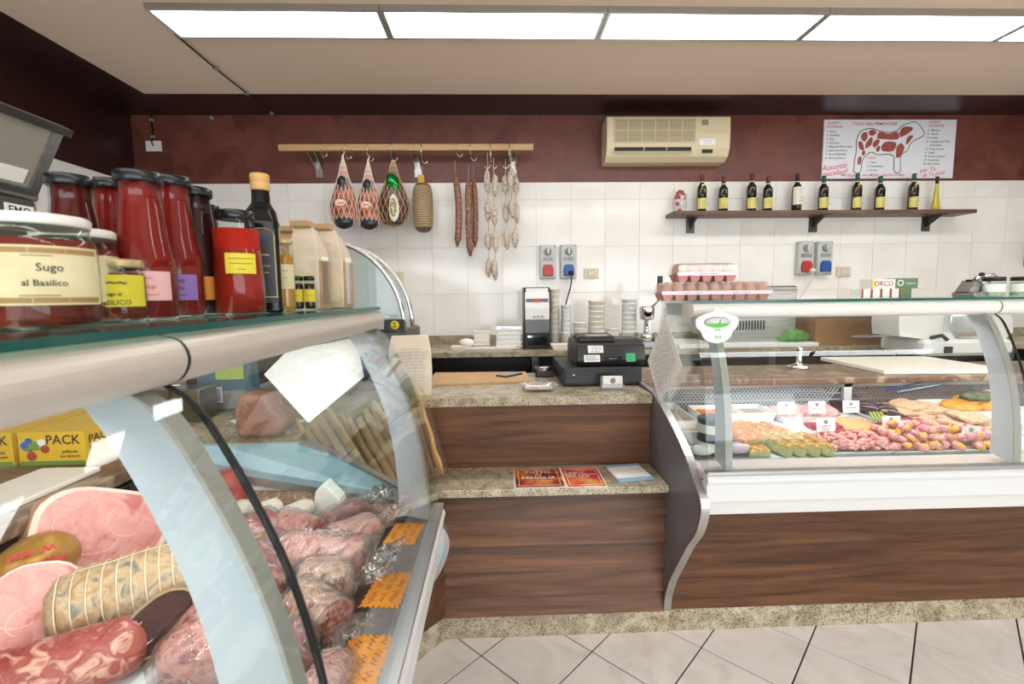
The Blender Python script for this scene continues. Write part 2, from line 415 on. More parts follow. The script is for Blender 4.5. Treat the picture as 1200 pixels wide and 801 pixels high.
# shop front behind the camera: a wide opening on to the street
b = B(); b.box(XL, XR, YF-.2, YF, 2.6, 3.1); b.box(XL, -1.9, YF-.2, YF, 0, 2.6); b.box(3.9, XR, YF-.2, YF, 0, 2.6); b.box(-1.9, 3.9, YF-.2, YF, -.1, .35)
tag(b.obj('wall_front', 'white_paint'), kind='structure')
w1 = tag(B().box(-1.9, 3.9, YF-.12, YF-.06, .35, .41).obj('window_1', 'alu'), kind='structure')
for x in (-1.9, .0, 1.95, 3.84): B().box(x, x+.06, YF-.12, YF-.06, .41, 2.6).obj('mullion', 'alu', w1)
# ceiling with its dark painted border
tag(B().box(XL, XR, YF, YB, ZC, ZC+.2).obj('ceiling', 'ceiling_paint'), kind='structure')
tag(B().box(XL, XR, 3.595, YB, ZC-.004, ZC).obj('trim_1', 'dark_paint'), kind='structure')
tag(B().box(XL, -2.49, YF, 3.595, ZC-.004, ZC).obj('trim_2', 'dark_paint'), kind='structure')

# LED ceiling panels, end to end
def ceiling_light():
    t = thing('ceiling_light', 'first white LED ceiling panel, at the left end of the row', 'ceiling light', (-1.725, 2.67, ZC))
    L_, W_ = 1.155, .27; h = .03
    f = B(); e = .018
    f.box(0, L_, -W_/2, -W_/2+e, -h, 0); f.box(0, L_, W_/2-e, W_/2, -h, 0); f.box(0, e, -W_/2+e, W_/2-e, -h, 0); f.box(L_-e, L_, -W_/2+e, W_/2-e, -h, 0)
    f.obj('frame', 'alu', t)
    B().box(e, L_-e, -W_/2+e, W_/2-e, -h+.004, -.004).obj('diffuser', 'lamp', t)
    return t
l0 = ceiling_light()
for i, nm in enumerate(('second', 'third', 'fourth', 'fifth')):
    dup(l0, (-1.725+1.158*(i+1), 2.67, ZC), label=f'{nm} white LED ceiling panel counted from the dark left wall')

for i, nm in enumerate(('first', 'second', 'third', 'fourth', 'fifth')):  # row out of view, added for front light; a streak in the glass suggests it
    dup(l0, (-1.725+1.158*i, -.35, ZC), label=f'{nm} white LED panel of the unseen row over the customers, from the dark left wall')

# ================================================================ REFRIGERATED DISPLAY CASES
GP = [(.178, 1.335), (.136, 1.2955), (.07, 1.152), (.036, 1.025), (.02, .90), (.015, .806)]   # outside of the curved front glass
GPS = crom(GP, 5)
def case(name, label, loc, rz, L_, seams, posts, end, ledge, deck_front, base_to, board='worktop_wood', mesh_mat='black', g0=.0, g1=None, wk=1.16, back_rise=.055):
    """a serve-over counter. local x = along the counter, y = inwards from the bumper, z = up. end: 0 = closed at x=0, 1 = closed at x=L"""
    t = thing(name, label, 'display case', loc, rz)
    g1 = L_ if g1 is None else g1
    # bumper
    nose = crom([(.018, .806), (.004, .80), (-.004, .785), (.0, .772)], 4)
    B().prism(nose+[(.03, .772), (.03, .806)], 0, L_, sm=False).obj('bumper_roll', 'case_white', t)
    B().prism([(.004, .772), (.002, .712), (.06, .712), (.06, .772)], 0, L_).obj('bumper', 'case_white', t)
    B().prism([(.006, .712), (.012, .708), (.018, .660), (.026, .655), (.10, .655), (.10, .712)], 0, L_).obj('lower_bumper', 'pale_enamel', t)
    B().prism([(.0, .816), (.0, .806), (.03, .806), (.03, .816)], 0, L_).obj('glass_channel', 'alu', t)
    # front ledge, deck, back
    B().prism([(.03, .803), (.03, .78), (ledge, .78), (ledge, .803)], 0, L_).obj('ledge', 'ledge_grey' if deck_front < .79 else 'ledge_pale', t)
    B().prism([(ledge-.004, .803), (ledge, .803), (ledge, deck_front), (.74, deck_front+back_rise), (.81, deck_front+back_rise-.01), (.81, .6), (ledge-.004, .6)], 0, L_).obj('deck', 'case_white', t)
    B().prism([(.33, .11), (.33, .655), (1.10, .655), (1.10, .11)], 0, base_to).obj('cabinet', 'dark_steel', t)
    B().prism([(.10, .655), (.02, .66), (.33, .60), (.33, .655)], 0, L_).obj('underside', 'dark_steel', t)
    B().prism([(.79, .6), (.79, .95), (1.10, .95), (1.10, .6)], 0, L_).obj('rear_cabinet', 'dark_steel', t)
    wf = .72 if end == 0 else .765
    B().prism([(wf, .968), (wf, 1.0), (wk, 1.0), (wk, .968)], 0, L_).obj('worktop', board, t, bev=.006)
    # rail, joined at the seams, and the glass shelf on it
    rp = crom([(.185, 1.385), (.160, 1.378), (.152, 1.358), (.163, 1.338), (.19, 1.329)], 5)+[(.26, 1.329), (.26, 1.385)]
    xs = [g0]+seams+[g1]
    for a, c in zip(xs, xs[1:]): B().prism(rp, a+.0015, c-.0015, sm=False).obj('rail', 'champagne' if rz else 'rail_white', t)
    for a in seams: B().prism([(y-.0012 if y < .2 else y, z) for y, z in rp], a-.0016, a+.0016).obj('rail_joint', 'rubber', t)
    sh = B().box(g0, g1, .165, .50, 1.386, 1.394).obj('glass_shelf', 'shelf_glass', t)
    ed = B(); ed.box(g0, g1, .1635, .165, 1.386, 1.394); ed.obj('polished_edge', 'glass_edge', sh)
    # lamp under the rail
    B().tube([(g0+.1, .285, 1.358), (g1-.1, .285, 1.358)], .011, 10).obj('lamp_tube', 'case_lamp', t)
    # curved panes with black seals
    inner = [(y+.006, z) for y, z in GPS]
    for a, c in zip(xs, xs[1:]):
        pn = B().prism(GPS+inner[::-1], a+.003, c-.003, sm=False).obj('glass_pane', 'pane_glass', t)
        if a > g0+1e-6:
            B().prism([(y-.001, z) for y, z in GPS]+[(y+.001, z) for y, z in inner[::-1]], a-.0017, a+.0017).obj('seal', 'rubber', pn)
    # curved flat posts that carry the rail
    for px in posts:
        out = [(y+.012, z) for y, z in GPS]; n = len(out)
        inn = [(y+.012+.085*(1-.25*(1-i/(n-1))), z+(.02*(i/(n-1)))) for i, (y, z) in enumerate(GPS)]
        p_ = B().prism(out+inn[::-1], px-.011, px+.011).obj('post', 'post_enamel', t, bev=.002)
        B().prism([(y-.0012, z) for y, z in out]+[(y+.004, z) for y, z in out[::-1]], px-.0125, px+.0125).obj('post_edge', 'post_edge', p_)
    # end panel with its aluminium edge
    ex = (-.022, .0) if end == 0 else (L_, L_+.022)
    sp = crom([(.41, 1.002), (.33, .975), (.163, .882), (.10, .84), (.035, .77), (.0, .715), (.0, .660), (.035, .58), (.103, .497), (.19, .37), (.26, .265), (.305, .17), (.32, .10)], 5) if end else crom([(.50, .985), (.33, .925), (.163, .845), (.05, .765), (.0, .715), (.0, .660), (.035, .58), (.103, .497), (.19, .37), (.26, .265), (.305, .17), (.32, .10)], 5)
    poly = [(1.10, 1.0), (.74, 1.0)]+sp+[(1.10, .10)]
    ep = B().prism(poly, *ex).obj('end_panel', 'grey_laminate' if end == 0 else 'end_blue', t)
    band = B(); pts = sp
    nn = []
    for i, p in enumerate(pts):
        q = pts[min(i+1, len(pts)-1)]; r = pts[max(i-1, 0)]; d = Vector((q[0]-r[0], q[1]-r[1])).normalized(); nn.append((-d.y, d.x))
    lo = [(p[0]+n[0]*0.0, p[1]+n[1]*0.0) for p, n in zip(pts, nn)]; hi = [(p[0]-n[0]*.012*-1, p[1]-n[1]*.012*-1) for p, n in zip(pts, nn)]
    # band sits on the outside of the curve
    hi = [(p[0]+(-1 if True else 1)*abs(n[0])*.010, p[1]+n[1]*.0) for p, n in zip(pts, nn)]
    rings = []
    for p, h_ in zip(pts, hi):
        rings.append([(ex[0]-.004, p[0]+.004, p[1]), (ex[0]-.004, h_[0], h_[1]+.003), (ex[1]+.004, h_[0], h_[1]+.003), (ex[1]+.004, p[0]+.004, p[1])])
    band.loft(rings); band.obj('edge_trim', 'alu', ep)
    return t
mat('ledge_pale', 'c9bdbb', 0.25)
mat('rail_white', 'd9d6d1', 0.3)
mat('post_enamel', 'b2b8bf', 0.35)
mat('end_blue', 'a9c6d2', 0.25)
mat('case_lamp', 'fff2ee', 0.5, emit=3.0)
mat('worktop_wood', '7c6250', 0.4, col2='a58f7a', ns=10, det=8, dist=1.5, col3='6a4e3e')
RC0 = (0.7065, 1.52, 0)
right_case = case('serve_over_counter', 'long white refrigerated counter of fresh meat with its curved glass, by the back worktop',
                  RC0, 0, 3.9, [1.15], [.085, 1.115], 0, .16, .80, 3.9, mesh_mat='white', back_rise=.03)
LC0 = (-0.165, -1.1, 0)
left_case = case('cured_meat_counter', 'refrigerated counter full of hams and salami under a glass shelf of jars',
                 LC0, PI/2, 2.44, [1.59], [1.562, 2.36], 1, .10, .775, 2.2, wk=1.30)
def plinth(t, a, b_, name='plinth'):
    return B().box(a, b_, .322, .36, 0.0, .10).obj(name, 'granite', t)
plinth(right_case, 0, .86); plinth(right_case, .863, 2.3); plinth(right_case, 2.303, 3.9)
B().box(.0, 3.9, .318, .334, .10, .63).obj('front_board', 'walnut', right_case)
plinth(left_case, 0, 2.2); B().box(0, 2.2, .318, .334, .10, .63).obj('front_board', 'walnut', left_case)
B().box(0, 2.40, .1005, .150, .776, .785).obj('gap_shade', 'black', left_case)  # black strip standing in for the shade in the recess behind the ledge
# wire grilles at the back of the wells
def grille(t, x0, x1, y, z0, z1, hexa, mt, frame):
    b = B(); r = .0023 if hexa else .002
    def bar(p, q):
        d = Vector(q)-Vector(p); n = Vector((0, 1, 0)).cross(d).normalized()*r
        b.loft([[Vector(p)-n+Vector((0, -r, 0)), Vector(p)+n+Vector((0, -r, 0)), Vector(p)+Vector((0, r, 0))], [Vector(q)-n+Vector((0, -r, 0)), Vector(q)+n+Vector((0, -r, 0)), Vector(q)+Vector((0, r, 0))]])
    h = z1-z0
    if hexa:
        s = .019; k = int((x1-x0)/s)
        for i in range(k):
            x = x0+i*s
            for sg in (0, 1):
                xa, xb = (x, x+h*.8) if sg else (x+h*.8, x)
                if max(xa, xb) < x1: bar((xa, y, z0), (xb, y, z1))
        for i in range(5): bar((x0, y, z0+h*i/4), (x1, y, z0+h*i/4))
    else:
        for i in range(9): bar((x0, y, z0+h*i/8), (x1, y, z0+h*i/8))
        for i in range(int((x1-x0)/.03)): bar((x0+i*.03, y+.003, z0), (x0+i*.03, y+.003, z1))
    g = b.obj('air_grille', mt, t, kind='stuff')
    return g
mat('grille_white', 'b9bcc2', 0.4); mat('grille_back', '5b575b', 0.6)
B().box(.02, 3.88, .775, .79, .815, .968).obj('grille_backing', 'grille_back', right_case)
grille(right_case, .02, 1.02, .762, .82, .945, True, 'grille_white', None)
mat('grille_brown', '8f807c', .5); grille(right_case, 1.08, 2.6, .762, .82, .945, True, 'grille_brown', None)
B().box(1.03, 1.07, .75, .77, .82, .968).obj('upright', 'case_white', right_case)
B().box(.02, 3.88, .75, .77, .946, .968).obj('grille_rail', 'steel', right_case)
B().box(.02, 2.40, .797, .805, .83, .957).obj('grille_backing', 'black', left_case)
grille(left_case, .02, 2.40, .784, .835, .95, False, 'dark_steel', None)
# glass ends
def side_glass(t, x, back):
    poly = [(y+.004, z) for y, z in GPS]+[(back[0], back[1]), (.48, 1.383)]
    return B().prism(poly, x-.003, x+.003).obj('end_glass', 'pane_glass', t)
g_r = side_glass(right_case, .006, (.60, .99)); B().prism([(.18, 1.383), (.46, 1.383), (.44, 1.335), (.19, 1.335)], .010, .03).obj('shelf_bracket', 'post_enamel', right_case)
g_l = side_glass(left_case, 2.43, (.60, 1.0))
# the white inner end wall and steel lip of the left well
B().prism([(.745, .80), (.745, .945), (.11, .815), (.10, .80)], 2.41, 2.435).obj('end_lining', 'case_white', left_case)
B().prism([(.76, .945), (.76, .97), (.10, .838), (.10, .815)], 2.40, 2.437).obj('end_lip', 'alu', left_case)
# lights of the wells
def well_light(t, a, b_, p, col):
    d = bpy.data.lights.new('well_light', 'AREA'); d.shape = 'RECTANGLE'; d.size = b_-a; d.size_y = .05; d.energy = p; d.color = col
    o = bpy.data.objects.new('well_light', d); COL.objects.link(o); o.parent = t; o.location = ((a+b_)/2, .285, 1.343); o.rotation_euler = (math.radians(12), 0, 0)
well_light(right_case, .1, 3.8, 14, (1, .91, .88)); well_light(left_case, .1, 2.3, 6, (1, .94, .91))

# ================================================================ CASH COUNTER (lower bag shelf + upper desk)
cc = thing('cash_counter', 'granite topped walnut cash counter with a lower bag shelf, between the two display cases', 'counter', (0.2, 1.84, 0))
zs = [.095, .186, .292, .402, .515, .625]
for z0, z1 in zip(zs, zs[1:]):                          # five lapped boards
    B().loft([[(-.234, 1.834, z0), (.684, 1.834, z0), (.684, 1.88, z0), (-.234, 1.88, z0)], [(-.234, 1.866, z1-.004), (.684, 1.866, z1-.004), (.684, 1.88, z1-.002), (-.234, 1.88, z1-.002)]]).obj('plank', 'walnut', cc, w=True)
B().box(-.23, .68, 1.875, 2.6, .095, .60).obj('cabinet', 'dark_steel', cc, w=True)
B().box(-.234, .7062, 1.838, 1.88, 0, .095).obj('plinth', 'granite', cc, w=True)
d45 = [(-.234, 1.838), (-.52, 1.50), (-.52, 1.9), (-.234, 1.9)]
B().prism(d45, 0, .098, 'z').obj('plinth', 'granite', cc, w=True)
B().prism([(x+.004, y+.01) for x, y in d45], .098, .625, 'z').obj('corner_board', 'walnut', cc, w=True)
B().prism([(.682, 1.80), (.682, 2.06), (-1.05, 2.06), (-1.05, 1.40), (-.56, 1.40), (-.235, 1.80)], .625, .655, 'z').obj('bag_shelf', 'granite', cc, w=True, bev=.003)
B().box(-.60, .682, 2.05, 2.075, .655, .94).obj('riser_board', 'walnut', cc, w=True)
B().prism([(.682, 2.02), (.682, 2.66), (-1.40, 2.66), (-1.40, 1.40), (-.64, 1.40), (-.64, 1.55), (-.55, 2.02)], .94, .98, 'z').obj('desk_top', 'granite', cc, w=True, bev=.003)
B().box(-.64, -.62, 1.42, 2.05, .655, .94).obj('riser_board', 'walnut', cc, w=True)
B().box(-.60, .66, 2.08, 2.6, .10, .94).obj('desk_cabinet', 'dark_steel', cc, w=True)
# ================================================================ BACK WORKTOP
bw = thing('back_worktop', 'long granite worktop along the tiled back wall', 'worktop', (1.2, 3.6, 0))
B().box(-1.6, 4.85, 3.30, YB-.03, .99, 1.03).obj('worktop', 'granite', bw, w=True, bev=.003)
up = thing('worktop_upstand', 'low granite upstand standing on the back worktop against the tiles', 'upstand', (1.2, YB-.03, 1.03)); B().box(-1.6, 4.85, YB-.045, YB-.014, 1.0302, 1.095).obj('upstand', 'granite', up, w=True)
uc = thing('undercounter_cabinet', 'stainless steel cabinet with dark open bays under the back worktop', 'cabinet', (1.2, 3.6, 0))
B().box(-1.6, 4.85, 3.36, 3.95, .0, .80).obj('base', 'steel', uc, w=True)
B().box(-1.6, 4.85, 3.90, 3.95, .80, .99).obj('back', 'black', uc, w=True)
for x in (-1.2, -.50, .27, 1.15, 2.0, 2.9, 3.8): B().box(x-.025, x+.025, 3.335, 3.9, .80, .988).obj('upright', 'steel', uc, w=True)
for a, c in ((-.475, .245), (.295, 1.125), (-1.175, -.525)): 
    B().box(a+.01, c-.01, 3.36, 3.40, .86, .985).obj('drawer', 'black', uc, w=True)
B().box(-1.6, 4.85, 3.325, 3.36, .785, .835).obj('front_bar', 'steel', uc, w=True)

# ================================================================ ON THE BACK WALL
YW = YB-.012                                            # face of the tiles
YP = YB                                                 # face of the plaster
# --- air conditioner
ac = thing('air_conditioner', 'beige wall air conditioner with a gridded intake above the wood shelf', 'air conditioner', (1.37, YP-.001, 2.47))
W_ = .49
prof = [(0, .0), (-.11, .005), (-.165, .035), (-.19, .09), (-.195, .2), (-.19, .325), (-.18, .335), (0, .335)]
B().prism(prof, -W_, W_).obj('body', 'ac_beige', ac, bev=.004) if mat('ac_beige', 'd9caa6', 0.4) else None
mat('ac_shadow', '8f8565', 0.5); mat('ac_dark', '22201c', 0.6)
g = B().box(-W_+.06, .20, -.197, -.192, .14, .315).obj('intake_panel', 'ac_shadow', ac)
gb = B()
for i in range(7): x = -W_+.06+i*.1067; gb.box(x-.003, x+.003, -.201, -.197, .135, .32)
for i in range(3): gb.box(-W_+.06, .20, -.201, -.197, .137+i*.0885-.0025, .137+i*.0885+.0025)
gb.obj('intake_grid', 'ac_beige', g, kind='stuff')
fb = B()
for i in range(22): fb.box(-W_+.06, .20, -.199, -.197, .142+i*.0078, .1445+i*.0078)
fb.obj('intake_fins', 'ac_beige', g, kind='stuff')
for x0, x1 in ((-.43, -.20), (-.19, -.02), (-.01, .18)): B().box(x0, x1, -.196, -.15, .073, .098).obj('outlet_slot', 'ac_dark', ac)
B().prism([(-.199, .05), (-.205, .056), (-.17, .073), (-.165, .07)], -.44, .19).obj('louvre', 'ac_beige', ac)
B().box(.24, .37, -.1965, -.19, .115, .16).obj('sticker', 'paper', ac)
lettering([('~~~~~~', .305, .146, .022), ('~~~~~', .305, .130, .020)], 'ink_violet', ac, at(0, -.197, 0)) if mat('ink_violet', '6b5f9a', 0.6) else None
B().box(.27, .35, -.196, -.186, .055, .08).obj('display', 'ac_dark', ac)
B().box(.26, .31, -.1965, -.19, .265, .305).obj('vent', 'ac_shadow', ac)

# --- the meat cuts board
mat('ink_red', 'c2303a', 0.6); mat('ink_grey', '43454d', 0.6); mat('cut_red', '8e3b30', 0.6, col2='a8604f', ns=60); mat('board_white', 'e4e5ea', 0.35)
mat('ink_pink', 'd2606e', 0.6)
bx0, bx1, bz0, bz1 = 2.735, 3.865, 2.366, 2.84
sg = thing('meat_cuts_sign', 'white board with a drawing of the beef cuts, high on the red wall', 'sign', (3.3, YP-.002, 2.366))
B().box(-.565, .565, -.012, 0, 0, .474).obj('board', 'board_white', sg)
def pl(pts, material, name, d, kind=None):
    return B().prism([((u-.5)*1.13, v*.474) for u, v in pts], -.012-d, -.011, 'y').obj(name, material, sg, kind=kind)
def px2uv(l): return [((x-40)/1110.0, 1-(y-70)/480.0) for x, y in l]
cow = [(310, 495), (312, 400), (322, 330), (318, 260), (330, 195), (365, 158), (440, 145), (500, 165), (580, 178), (650, 165), (690, 125), (740, 105), (800, 92), (850, 135), (878, 180), (865, 205), (800, 235), (765, 270), (745, 320), (700, 350), (690, 400), (697, 492), (655, 495), (645, 420), (640, 365), (580, 348), (500, 352), (445, 330), (395, 365), (370, 405), (358, 498)]
cs = crom([tuple(p) for p in cow]+[cow[0]], 3)[:-1]
def offset(poly, d):
    c = Vector((sum(p[0] for p in poly)/len(poly), sum(p[1] for p in poly)/len(poly))); out = []
    for i, p in enumerate(poly):
        q = Vector(poly[(i+1) % len(poly)])-Vector(poly[i-1]); n = Vector((q.y, -q.x)).normalized()
        out.append((p[0]-n.x*d, p[1]-n.y*d))
    return out
ob = pl(px2uv(offset(cs, -7)), 'ink_grey', 'cow_outline', .0006)
pl(px2uv(cs), 'board_white', 'cow_drawing', .0012)
cuts = [[(360, 180), (395, 170), (405, 215), (380, 248), (350, 215)], [(412, 165), (445, 150), (478, 170), (455, 200), (420, 195)], [(330, 250), (360, 250), (385, 310), (370, 320), (340, 300)],
        [(395, 260), (430, 215), (450, 225), (440, 275), (395, 305)], [(450, 265), (480, 232), (512, 240), (490, 285), (460, 295)], [(480, 310), (505, 280), (518, 300), (500, 335)],
        [(485, 225), (500, 170), (580, 185), (655, 170), (660, 230)], [(670, 180), (700, 130), (770, 130), (775, 160), (690, 212)], [(525, 290), (560, 250), (640, 255), (650, 290), (620, 328), (540, 325)],
        [(655, 290), (690, 260), (722, 300), (690, 370), (655, 375)], [(735, 225), (760, 200), (790, 205), (750, 265), (732, 270)], [(368, 325), (392, 325), (390, 355), (368, 362)], [(338, 375), (365, 372), (360, 430), (335, 430)]]
for c_ in cuts: pl(px2uv(crom([tuple(p) for p in c_]+[c_[0]], 3)[:-1]), 'cut_red', 'cut_drawing', .0018)
def pt(x, y): u, v = px2uv([(x, y)])[0]; return (u-.5)*1.13, v*.474
def ln(s, x, y, size, al='LEFT'): X, Z = pt(x, y); return (s, X, Z, size, al)
Ms = at(0, -.0126, 0)
lettering([ln('QUARTO', 68, 97, .026), ln('POSTERIORE', 62, 128, .024), ln('i TAGLI della PIEMONTESE', 268, 105, .034), ln('QUARTO', 912, 92, .026), ln('ANTERIORE', 912, 120, .026),
           ln('CARRÈ', 412, 382, .024), ln('MACELLERIA - SALUMERIA - GASTRONOMIA', 205, 524, .0275)], 'ink_red', sg, Ms)
lettering([ln(s, 62, 165+31*i, .024) for i, s in enumerate(('1  Noce', '2  Sottofesa', '3  Fesa', '4  Scamone', '5  Magatello/Rotondino', '6  Spinacino/Fianco', '7  Pesce/Gallinella', '8  Geretto/Stinco'))] +
          [ln(s, 410, 418+32*i, .022) for i, s in enumerate(('9   Filetto', '10 Controfiletto', '11 Costata'))] +
          [ln(s, 905-i*1.6, 157+30.5*i, .023) for i, s in enumerate(('12  Muscolo', '13  Girello', '14  Fusello', '15  Cappello del Prete', '      Sottospalla', '16  Punta di petto', '17  Reale', '18  Brutto e Buono', '19  Scaramella', '20  Biancostato'))], 'ink_grey', sg, Ms)
sc_ = [('Assortiti', 145, 455, .062), ('macellati!', 150, 503, .058), ('per Te', 935, 480, .05), ('da Te gusti', 985, 515, .044)]
for s, x, y, size in sc_:
    X, Z = pt(x, y); lettering([(s, 0, 0, size)], 'ink_pink', sg, at(X, -.0128, Z, FRONT @ RZ(.13) @ Matrix(((1, .3, 0, 0), (0, 1, 0, 0), (0, 0, 1, 0), (0, 0, 0, 1)))), name='script')

# --- shelf and wine bottles
SH = 2.075
ws = thing('wall_shelf', 'long wood shelf on steel brackets carrying wine bottles', 'shelf', (2.66, YW, SH))
B().box(-1.24, 1.24, -.20, -.001, -.03, 0).obj('board', 'shelf_wood', ws, bev=.003)
for x in (-1.03, 0.02, 1.0):
    k = B(); k.box(x-.035, x+.035, -.008, 0, -.15, -.03); k.prism([(-.006, -.12), (-.16, -.032), (-.006, -.032)], x-.004, x+.004); k.box(x-.035, x+.035, -.17, 0, -.036, -.03)
    k.obj('bracket', 'dark_steel', ws)
mat('wine_glass', '15170f', 0.06, coat=.5); mat('wine_brown', '2a2210', 0.06, coat=.5); mat('cap_red', '6a1a1c', 0.35); mat('cap_green', '0e5a3a', 0.3); mat('cap_dark', '17141a', 0.35)
mat('label_yellow', 'd9cf78', 0.6); mat('label_cream', 'e3dcc6', 0.6); mat('label_white', 'eceae4', 0.6); mat('oil_yellow', 'c9b53a', 0.08, coat=.6); mat('label_gold', 'b8962f', .5)
def wine(x, label, cap, lab, g='wine_glass', h=.30, tag_=False, l0=.05, l1=.125, neckband=True):
    t = thing('wine_bottle', label, 'bottle', (x, YW-.09, SH))
    k = h/.30
    B().lathe([(.034, 0), (.0375, .005), (.0375, .185*k), (.034, .205*k), (.018, .228*k), (.0145, .245*k), (.0145, .292*k), (.0165, .294*k), (.0165, .299*k)], seg=18).obj('bottle', g, t)
    B().lathe([(.0158, .245*k), (.0158, .3*k), (.0145, .3015*k), (0, .3015*k)], seg=16).obj('capsule', cap, t)
    a0 = -PI*.92; n = 12
    r = .0381; lb = B(); lb.loft([[(r*math.cos(a0+i*PI*.84/n), r*math.sin(a0+i*PI*.84/n), z) for i in range(n+1)] for z in (l0, l1)], False, False, closed=False, sm=True)
    lo = lb.obj('label', lab, t)
    scribble(lo, 'ink_grey', at(0, -.0386, (l0+l1)/2), .026, (l1-l0)*.8, 4, seed=int(x*100), t=.0014)
    if neckband: B().lathe([(.0162, .232*k), (.0162, .243*k)], seg=14, cap=False).obj('neck_band', 'label_white', t)
    if tag_: B().box(-.022, .022, -.03, -.027, .17, .225).xf(RZ(.25)).obj('neck_tag', 'label_yellow', t)
    return t
wines = [((1.6838, 3.8800, 2.1405)[0], 'wine bottle with a wine-red cap and neck tag, next to the sweets bag', 'cap_red', 'label_yellow', 'wine_glass', .305, True),
 ((1.8607, 3.8800, 2.1395)[0], 'short wine bottle with a dark red cap, second from the sweets bag', 'cap_red', 'label_yellow', 'wine_glass', .285, False),
 ((2.0951, 3.8800, 2.1382)[0], 'tall wine bottle with a wine-red cap, left one of a close pair', 'cap_red', 'label_yellow', 'wine_glass', .31, False),
 ((2.2304, 3.8800, 2.1374)[0], 'shorter wine bottle with dark red cap, right one of a close pair', 'cap_red', 'label_yellow', 'wine_glass', .285, False),
 ((2.4734, 3.8800, 2.1360)[0], 'black capped wine bottle with a large cream label', 'cap_dark', 'label_cream', 'wine_glass', .305, False),
 ((2.6957, 3.8800, 2.1347)[0], 'green capped wine bottle under the left edge of the meat cuts sign', 'cap_green', 'label_yellow', 'wine_glass', .29, False),
 ((2.9766, 3.8800, 2.1331)[0], 'green capped wine bottle with a square yellow neck tag', 'cap_green', 'label_yellow', 'wine_brown', .305, True),
 ((3.1718, 3.8800, 2.1320)[0], 'green capped wine bottle without neck tag, third of the green capped ones', 'cap_green', 'label_yellow', 'wine_glass', .285, False),
 ((3.4549, 3.8800, 2.1304)[0], 'brown glass wine bottle with green cap, next to the slim yellow bottle', 'cap_green', 'label_yellow', 'wine_brown', .305, True)]
for i, (x, lb, cp, la, gl, h, tg) in enumerate(wines):
    wine(x, lb, cp, la, gl, h, tg, .03 if la == 'label_yellow' and i != 4 else .06, .115 if la == 'label_yellow' else .20)['group'] = 'wine bottles on the wall shelf'
yb = thing('oil_bottle', 'slim bottle of yellow oil with a black cap at the shelf end', 'bottle', ((3.6517, 3.8800, 2.1293)[0], YW-.09, SH))
B().lathe([(.030, 0), (.032, .004), (.030, .03), (.019, .12), (.012, .21), (.011, .235)], seg=16).obj('bottle', 'oil_yellow', yb)
B().lathe([(.0125, .225), (.0125, .282), (0, .284)], seg=12).obj('cap', 'cap_dark', yb)
B().lathe([(.0324, .010), (.0312, .028)], seg=16, cap=False).obj('label', 'label_gold', yb)
bag = thing('sweets_bag', 'small clear bag of red wrapped sweets tied at the top', 'bag', ((1.5074, 3.8800, 2.1415)[0], YW-.09, SH))
B().ell((0, 0, .085), (.058, .035, .085), 14, 10, nz=.18, ns=25, pw=.75).obj('bag', 'film', bag)
mat('sweet_red', 'b3242c', .35); mat('sweet_blue', '3a5ea0', .4)
for i in range(9):
    B().ell((random.uniform(-.033, .033), random.uniform(-.012, .012), .022+.052*(i // 3)), (.017, .013, .017), 8, 6).obj('sweet', ('sweet_red', 'label_white', 'sweet_red')[i % 3], bag)
fl = B()
for i in range(7):
    a = i*PI/3.5; fl.ell((.022*math.cos(a), 0, .15+.022*math.sin(a)), (.016, .012, .016), 8, 6)
fl.obj('bow', 'sweet_red', bag)

# --- hanging rail with its hooks
RZ0, RY0 = 2.602, YP-.16
rl = thing('hanging_rail', 'pale wood rail on three steel brackets with meat hooks', 'rail', (-.68, RY0, RZ0))
mat('pale_wood', 'cda878', .5, col2='bf9866', ns=6, stretch=(1, 14, 14))
B().box(-.985, .985, -.015, .015, -.046, 0).obj('wood_bar', 'pale_wood', rl, bev=.002)
for px in (-.74, .055, .83):
    k = B(); k.box(px-.028, px+.028, .152, .157, -.21, -.05); k.prism([(.153, -.06), (.153, -.15), (-.01, -.052), (-.01, -.046)], px-.028, px-.023); k.prism([(.153, -.06), (.153, -.15), (-.01, -.052), (-.01, -.046)], px+.023, px+.028)
    k.obj('bracket', 'steel', rl)
YH = RY0-.02
def hook(x, double=False, z1=-.17):
    b = B()
    pts = [(x, .017, -.02), (x, .017, .008), (x, -.018, .008), (x, -.018, z1+.05)]
    b.tube([(x, .018, -.03), (x, .018, .004), (x, .012, .012), (x, -.012, .012), (x, -.02, .004), (x, -.02, z1+.05)], .0035, 6)
    for s in ((-1, 1) if double else (1,)):
        b.tube([(x, -.02, z1+.05), (x+s*.006, -.02, z1+.02), (x+s*.022, -.02, z1), (x+s*.042, -.02, z1+.008), (x+s*.05, -.02, z1+.04)], .0035, 6)
    return b.obj('hook', 'chrome', rl)
HK = [(-1.3396, 3.8000, 2.4650), (-1.1535, 3.8000, 2.4645), (-0.9832, 3.8000, 2.4640), (-0.8025, 3.8000, 2.4634), (-0.5685, 3.8000, 2.4628), (-0.2969, 3.8000, 2.4620), (-0.1873, 3.8000, 2.4617), (-0.0308, 3.8000, 2.4612), (0.1161, 3.8000, 2.4608)]
for i, p in enumerate(HK):
    if i in (7, 8): hook(p[0]+.68, True, -.19)
    else: hook(p[0]+.68, False, (-.10, -.115, -.13, -.13, -.15, -.10, -.13)[i])
